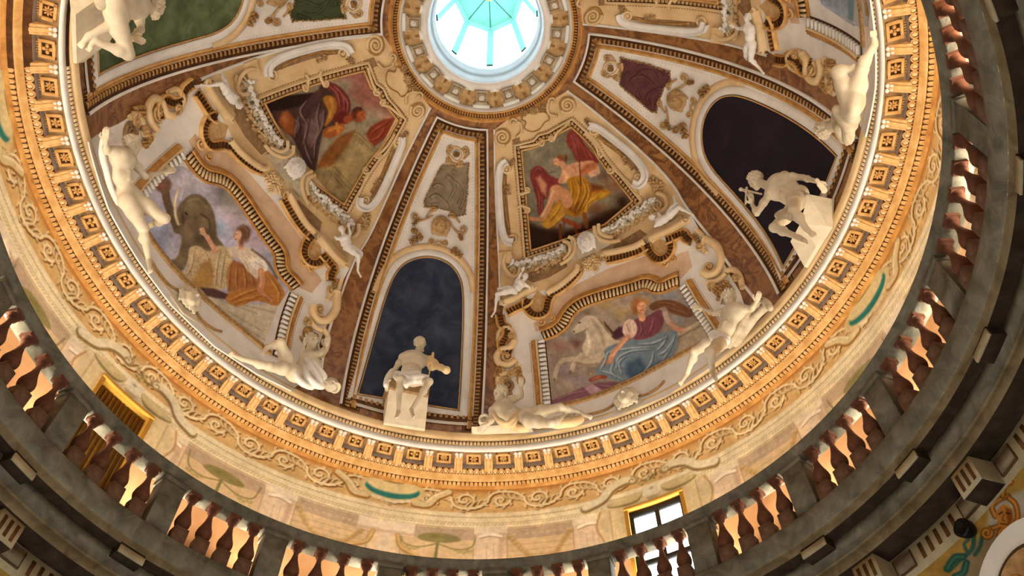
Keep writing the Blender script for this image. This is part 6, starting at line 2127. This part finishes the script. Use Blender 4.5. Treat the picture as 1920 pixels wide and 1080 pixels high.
p.blob(*q((528, 385))[0], 8.5, 12, '#cfa38a', 1, .1, .6); p.stroke(q((508, 380), (502, 398)), 1.6, '#a87a62', 1.2); p.blob(*q((518, 376))[0], 1.8, 1.2, '#3c2820', .9); p.stroke(q((508, 408), (522, 408)), 1.6, '#94483c', 1.2)
p.stroke(q((530, 345), (560, 335), (585, 360)), 3, '#7e6048', 2)
p.mottle(.04, 12, 6)
finish(p, 'ceiling_fresco', 'fresco of a seated woman with an elephant raising its trunk', [(322, 306), (348, 316), (374, 327), (403, 337), (430, 359), (458, 381), (483, 412), (505, 444), (515, 470), (534, 513), (546, 536), (520, 575), (490, 655), (440, 612), (388, 568), (330, 508), (284, 452), (250, 400), (236, 368), (262, 342)], .03, None, 'fresco_light')

# winged figure in yellow
p = Paint(974, 1192, 234, 476, 1.1, '#7d7766')
q = crop(970, 230, 4.32)
for (x, y, rx, ry, c, a) in ((200, 250, 40, 40, '#8c8674', .8), (100, 500, 20, 60, '#777264', .8), (780, 500, 60, 60, '#835c44', .95), (760, 480, 26, 26, '#a57c60', .9), (640, 700, 60, 50, '#6d452e', .95), (700, 440, 40, 40, '#6d4a3a', .8), (850, 640, 50, 60, '#2e1a10', 1), (760, 760, 70, 60, '#2c180e', 1), (560, 900, 100, 60, '#2a150c', 1), (200, 940, 80, 50, '#241409', 1), (110, 870, 30, 50, '#331c10', .9), (300, 880, 60, 40, '#4a2c14', .9), (900, 560, 30, 40, '#4c3020', .8)):
    c0 = q((x, y))[0]; p.blob(c0[0], c0[1], rx / 2.6, ry / 2.6, c, a)
p.poly(q((90, 830), (240, 860), (330, 880), (480, 860), (620, 760), (800, 700), (960, 640), (900, 760), (500, 960), (90, 1080)), '#2d180d', 12)
p.mottle(.06, 30, 7)
p.poly(q((398, 170), (402, 110), (424, 66), (460, 62), (500, 100), (560, 190), (626, 262), (660, 320), (600, 350), (520, 330), (470, 300), (446, 235)), '#7d352d', 3, 1, 3)
p.poly(q((430, 110), (460, 90), (500, 150), (480, 260), (450, 220)), '#96504a', 8, .7)
folds(p, q, [((440, 100), (470, 190), (490, 280)), ((480, 110), (530, 200), (570, 290)), ((540, 190), (600, 270), (630, 330))], '#9c5046', '#4c1c18', 3, 2)
p.poly(q((104, 430), (118, 375), (165, 350), (214, 372), (270, 430), (345, 462), (340, 505), (262, 540), (248, 600), (205, 640), (210, 700), (170, 750), (155, 620), (125, 520)), '#77322f', 3, 1, 3)
p.poly(q((150, 450), (185, 430), (240, 500), (235, 600), (195, 560)), '#c08a6c', 5, .8)
folds(p, q, [((140, 400), (170, 370), (210, 400)), ((160, 520), (180, 620), (178, 720)), ((200, 600), (200, 680), (190, 730))], '#94504a', '#4a1c1c', 3, 2)
p.poly(q((350, 430), (372, 365), (430, 335), (520, 315), (610, 310), (665, 370), (650, 420), (590, 440), (560, 405), (490, 435), (420, 475), (345, 495), (330, 470)), '#cd9a78', 3, 1, 3)
p.poly(q((560, 330), (640, 320), (640, 370), (560, 410), (510, 420), (500, 390)), '#a8623e', 5, .8)
p.stroke(q((370, 380), (400, 440), (380, 480)), 5, '#e0b290', 4, .7); p.stroke(q((450, 350), (480, 400)), 4, '#aa7354', 4, .6)
p.stroke(q((620, 340), (560, 395), (520, 415)), 8, '#b06c46', 2.4); p.stroke(q((600, 420), (650, 400)), 9, '#cba088', 3)
p.poly(q((400, 490), (440, 440), (540, 440), (596, 500), (640, 520), (740, 545), (760, 570), (700, 612), (600, 655), (560, 730), (520, 745), (470, 765), (400, 735), (350, 640), (330, 690), (240, 770), (300, 820), (260, 850), (200, 830), (220, 770), (320, 640), (440, 620)), '#ab7620', 3, 1, 3)
p.poly(q((200, 830), (300, 690), (350, 645), (400, 740), (310, 830), (240, 860)), '#b88a34', 4)
p.poly(q((545, 630), (660, 570), (745, 562), (700, 605), (600, 648), (560, 720), (535, 740)), '#c2952e', 3)
p.poly(q((400, 690), (480, 640), (560, 600), (540, 700), (470, 760)), '#7a4a16', 6, .8)
p.poly(q((590, 490), (690, 510), (700, 545), (600, 560)), '#6a3c1c', 5, .8)
folds(p, q, [((430, 470), (440, 560), (420, 680)), ((470, 450), (500, 560), (450, 700)), ((520, 450), (550, 560), (480, 720)), ((560, 480), (580, 580), (520, 700)), ((250, 800), (310, 730), (350, 660)), ((280, 840), (340, 780), (390, 740)), ((560, 700), (570, 650), (650, 600))], '#d0a244', '#6c4312', 3.4, 2.2)
p.poly(q((265, 540), (300, 505), (350, 510), (420, 560), (450, 640), (420, 690), (380, 680), (350, 620), (310, 640)), '#c08c66', 3, 1, 3)
p.stroke(q((300, 540), (262, 660), (205, 770)), 11, '#c6936e', 2.4); p.stroke(q((290, 550), (250, 660), (200, 760)), 3.5, '#e2b690', 2.5, .8); p.stroke(q((205, 780), (160, 785), (105, 775)), 7, '#b27c58', 2.2)
p.stroke(q((380, 790), (430, 810), (500, 840)), 9, '#8a4426', 3); p.stroke(q((470, 830), (480, 900)), 5, '#7a3820', 2.5); p.stroke(q((540, 740), (555, 800), (560, 840)), 8, '#7e4a20', 3); p.stroke(q((350, 830), (352, 950)), 6, '#6a3a1c', 3); p.stroke(q((380, 800), (376, 900)), 3, '#5c3a48', 2.5)
p.blob(*q((352, 290))[0], 10, 9, '#7f4e30', 1, .3, .6); p.blob(*q((395, 290))[0], 4, 9, '#5c3420', .9, 0, .4); p.stroke(q((360, 330), (380, 365)), 10, '#c59272', 2.5)
p.blob(*q((318, 320))[0], 7.5, 10, '#cd9874', 1, -.2, .6); p.stroke(q((298, 318), (290, 332)), 1.6, '#a86e4c', 1.2); p.blob(*q((310, 312))[0], 1.5, 1, '#4a2c20', .9); p.stroke(q((302, 346), (316, 348)), 1.4, '#903c30', 1.2)
p.stroke(q((503, 300), (508, 400), (516, 515)), 1.8, '#4c2212', 1.3); p.stroke(q((230, 410), (310, 395)), 1.2, '#4c4640', 1.2)
p.mottle(.04, 10, 8)
finish(p, 'ceiling_fresco', 'fresco of a winged figure in yellow drapery above the white horse fresco', UPF, .025)

# bearded man in a dark robe
p = Paint(494, 750, 116, 392, 1.15, '#857a66')
q = crop(490, 110, 3.857)
p.poly(q((480, 130), (740, 50), (980, 430), (900, 450), (800, 370), (640, 260), (560, 170)), '#8a5c52', 14)
p.poly(q((620, 180), (680, 160), (740, 300), (860, 420), (800, 400), (660, 300)), '#9c6a5e', 12, .8)
for (x, y, rx, ry, c, a) in ((600, 190, 26, 20, '#8f8878', .9), (780, 440, 30, 24, '#938a78', .95), (680, 480, 26, 20, '#8c826e', .9), (850, 400, 26, 14, '#a08c78', .7), (440, 640, 22, 20, '#8c846f', .8), (160, 300, 30, 10, '#6f6048', .8)):
    c0 = q((x, y))[0]; p.blob(c0[0], c0[1], rx, ry, c, a)
p.poly(q((380, 820), (690, 510), (830, 640), (600, 1060), (380, 860)), '#8b7a55', 4)
p.poly(q((530, 770), (690, 590), (790, 690), (660, 900)), '#98875f', 4)
p.poly(q((390, 800), (450, 690), (560, 560), (680, 515), (640, 600), (520, 770)), '#7c4f26', 6)
for a, b in (((690, 520), (820, 640)), ((680, 545), (800, 660)), ((520, 770), (680, 940)), ((500, 790), (660, 960)), ((480, 800), (640, 980))):
    p.stroke(q(a, b), 2.4, '#b09a70', 1.8, .8, 0); p.stroke(q(a, b) + [1.6, 2.2], 1.8, '#5c4a2e', 1.5, .7, 0)
p.mottle(.05, 30, 12)
p.poly(q((755, 545), (790, 492), (880, 440), (965, 425), (930, 520), (880, 590), (820, 635), (780, 600)), '#7a3620', 4)
folds(p, q, [((790, 540), (840, 500), (920, 450)), ((800, 590), (850, 560), (890, 500))], '#a8583a', '#4c1c10', 3.4, 2.4)
p.poly(q((20, 330), (120, 275), (380, 245), (420, 200), (470, 172), (540, 185), (600, 235), (640, 300), (645, 370), (610, 440), (560, 480), (470, 500), (440, 560), (420, 640), (392, 810), (330, 770), (262, 650), (222, 570), (140, 500), (60, 400)), '#46302d', 3, 1, 2)
p.poly(q((20, 330), (120, 275), (370, 250), (300, 340), (180, 370), (60, 380)), '#231310', 6)
p.poly(q((120, 460), (150, 390), (190, 370), (240, 440), (236, 560), (180, 540)), '#8b4c24', 5); p.poly(q((140, 430), (180, 385), (200, 440), (170, 500)), '#a8683a', 5, .7)
p.poly(q((300, 480), (380, 400), (450, 380), (440, 500), (400, 640), (330, 620)), '#6b5654', 10, .8)
folds(p, q, [((420, 320), (400, 420), (410, 520), (360, 640)), ((450, 380), (440, 480), (390, 600), (380, 720)), ((340, 430), (320, 540), (300, 620)), ((270, 420), (250, 500), (240, 570)), ((310, 600), (330, 680), (370, 770)), ((240, 440), (270, 470), (260, 540)), ((330, 300), (280, 380), (330, 470))], '#857070', '#21120f', 4, 2.6)
p.poly(q((430, 195), (480, 172), (545, 192), (605, 245), (640, 310), (640, 380), (600, 440), (535, 425), (545, 330), (505, 235)), '#74302a', 3, 1, 3)
folds(p, q, [((480, 190), (545, 250), (570, 350)), ((520, 190), (590, 270), (600, 380)), ((560, 230), (620, 310), (620, 390))], '#a0605a', '#431612', 3.6, 2.2)
p.poly(q((445, 290), (500, 265), (545, 315), (535, 400), (480, 480), (455, 480), (485, 390)), '#9f6c2a', 4, 1, 3)
p.stroke(q((500, 290), (515, 350), (490, 420)), 5, '#c08c44', 4, .8)
p.poly(q((530, 400), (600, 380), (640, 420), (620, 470), (560, 480), (520, 440)), '#5e221c', 4)
p.poly(q((440, 530), (470, 500), (540, 480), (590, 470), (600, 510), (540, 560), (470, 575)), '#9e5a2a', 3, 1, 3); p.stroke(q((470, 530), (540, 500), (580, 500)), 4, '#c68244', 3, .8)
p.stroke(q((545, 470), (560, 530)), 6, '#b5782e', 3)
p.stroke(q((620, 440), (660, 420)), 14, '#8a4428', 3)
p.blob(*q((700, 400))[0], 16, 14, '#5c2c1c', 1, .3, .6); p.blob(*q((722, 415))[0], 10.5, 13, '#a1562f', 1, .2, .6); p.blob(*q((700, 448))[0], 10, 6, '#8a4a2c', .9, 0, .4)
p.stroke(q((745, 405), (755, 420)), 2, '#c07848', 1.5); p.blob(*q((730, 402))[0], 1.8, 1.3, '#2c130c', .9); p.stroke(q((672, 380), (690, 362), (715, 362)), 7, '#4a241a', 3)
p.mottle(.05, 12, 13)
finish(p, 'ceiling_fresco', 'fresco of a bending bearded man in dark robe above the elephant fresco', [(500, 193), (560, 170), (610, 148), (680, 124), (700, 160), (722, 196), (742, 220), (720, 262), (690, 310), (648, 384), (610, 352), (560, 290), (520, 232)], .025)

# blue fragment at the top right
p = Paint(1528, 1632, -30, 62, 1.6, '#93a1b8')
p.mottle(.08, 30, 15)
p.poly([(1590, -30), (1606, -30), (1600, 40), (1590, 46)], '#6b8a92', 3); p.poly([(1604, -30), (1640, -30), (1630, 62), (1600, 44)], '#b0b2b4', 3)
p.stroke([(1532, 4), (1570, 30), (1604, 44)], 4, '#b5b9c4', 4, .8, 0)
finish(p, 'ceiling_fresco', 'pale blue fresco fragment at the top right picture edge', [(1530, -30), (1632, -30), (1626, 50), (1600, 48), (1560, 22), (1540, 8)], .03)

# ------------------------------------------------------------ painted corner of the hall wall and the white door head
Wf = lambda x, y, l=0.0: W(x, y, 5.895 - np.asarray(l))
p = Paint(1690, 2120, 880, 1250, 1.6, '#a58a45')
p.mottle(.05, 40, 16)
p.poly([(1860, 940), (1960, 905), (2030, 960), (2060, 1100), (2000, 1200), (1850, 1180), (1830, 1060), (1848, 1000)], '#b3b5ae', 10)
p.poly([(1770, 1130), (1800, 1060), (1832, 1012), (1862, 985), (1880, 1000), (1868, 1040), (1846, 1130)], '#8f856c', 4)
for pts, w in (([(1826, 1006), (1822, 1030), (1800, 1050), (1780, 1070)], 8), ([(1806, 1044), (1790, 1046), (1776, 1066)], 14), ([(1812, 1056), (1806, 1074), (1790, 1082)], 14), ([(1842, 1004), (1838, 1024), (1828, 1040)], 7), ([(1816, 1012), (1808, 1020), (1812, 1032)], 6)):
    p.stroke(pts, w, '#24544a', 3, .95); p.stroke(pts, w * .3, '#4f7d72', 3, .7)
for pts, w in ((spiral(1850, 999, 11, 3, 1.3, -1, 1), 6), ([(1862, 990), (1874, 984), (1880, 960)], 7), (spiral(1884, 1000, 18, 6, .8, 0, 1), 7), ([(1866, 968), (1860, 950), (1872, 938), (1890, 930)], 8), ([(1900, 990), (1908, 970), (1904, 946), (1892, 934)], 8), ([(1880, 930), (1884, 912), (1896, 904)], 7), ([(1896, 1006), (1912, 1000), (1916, 984)], 6)):
    p.stroke(pts, w + 3, '#5c3410', 3, .9); p.stroke(pts, w, '#a86c24', 2.5); p.stroke(pts, w * .4, '#d29a4c', 2)
p.poly([(1868, 962), (1880, 946), (1896, 952), (1900, 974), (1890, 990), (1874, 986)], '#c08a44', 3, 1, 3)
p.poly([(1884, 950), (1898, 956), (1900, 976), (1890, 988)], '#8a5520', 4, .8)
for a, b in (((1873, 964), (1880, 960)), ((1887, 962), (1894, 963))):
    p.stroke([a, b], 3, '#4a260c', 2)
p.stroke([(1882, 964), (1880, 975), (1884, 977)], 2, '#6a3c12', 1.5); p.stroke([(1876, 982), (1888, 983)], 2.4, '#5a2c10', 1.6)
m = np.ones(p.X.shape, bool) & (W(p.X, p.Y, 5.895)[..., 2] < 8.30)
pc = p.build('painted_corner', lambda x, y: Wf(x, y, .004), None, m)
pc.parent = wall_low
DZ, DA = 7.15, 103.3
def Df(x, y, l=0.0):
    return cyl(DA - np.degrees(np.asarray(x) / 100 / 5.895), 5.895 - np.asarray(l), DZ + np.asarray(y) / 100)
dh = empty('door_1', tuple(Df(np.array([0.]), np.array([0.]))[0]), 'white arched door head at the bottom right corner', kind='structure')
def arch_shape(r, drop):
    t = np.linspace(0, PI, 24)
    return [(-r, -drop)] + [(-r * math.cos(x), r * math.sin(x)) for x in t] + [(r, -drop)]
put_plate('door_head', arch_shape(72, 90), Df, .0, .12, 'plain_white', dh, 12)
put_plate('panel_border', arch_shape(47, 80), Df, .12, .135, 'dark_line', dh, 12)
put_plate('gilt_panel', arch_shape(43, 77), Df, .13, .145, 'tan_relief', dh, 12)
for sx in (-1, 1):
    q = spiral(sx * 16, 12, 15, 3, 1.6, PI / 2, sx, 30)
    v, f = tube(Df(q[:, 0], q[:, 1], .15), .022, wall_n, 6)
    f = [tuple(int(i) for i in z if i >= 0) for z in f]
    obj('gilt_scroll', v, f, 'mask_gilt', dh, True)
c = W(np.array([1808.]), np.array([991.]), 5.72)[0]
n = wall_n(c)
root = empty('spotlight', tuple(c), 'round black spotlight on the beige frieze at lower right', 'lamp')
t = unit(np.cross(n, [0, 0, 1.0])); b = np.cross(n, t)
th = np.linspace(0, 2 * PI, 24, endpoint=False)
pr = [(.02, -.10), (.07, -.10), (.098, -.04), (.10, .02), (.098, .05), (.085, .05), (.06, .01), (.01, .005)]
v = np.array([[c + n * z + (t * math.cos(x_) + b * math.sin(x_)) * r for r, z in pr] for x_ in th]).reshape(-1, 3)
obj('lamp_head', v, grid_faces(24, len(pr), close_n=True).astype(np.int32), 'black_metal', root, True)
v, f = tube(np.array([c - n * .08, c - n * .14]), .025, wall_n, 8) if False else ellipsoid(c - n * .115, [n * .03, t * .03, b * .03], 8, 5)
obj('lamp_stem', v, f.astype(np.int32), 'black_metal', root, True)

# things of one kind share a group
GROUPS = {'cherub': 'cherubs on the pediments', 'statue': 'statues in the niches', 'stucco_figure': 'nude figures along the cornice', 'ceiling_fresco': 'frescoes of the dome',
          'pedestal': 'blocks under the niche statues', 'niche_panel': 'arched niche panels', 'fresco_frame': 'stucco fresco frames', 'broken_pediment': 'broken pediments of the dome',
          'garland': 'fruit garlands of the dome', 'scroll_console': 'scroll consoles of the dome', 'stucco_mask': 'stucco masks above the cornice', 'jar': 'jars lying on the cornice'}
for o in list(COL.objects):
    g = GROUPS.get(o.name.split('.')[0])
    if g and o.parent is None and 'category' in o:
        o['group'] = g
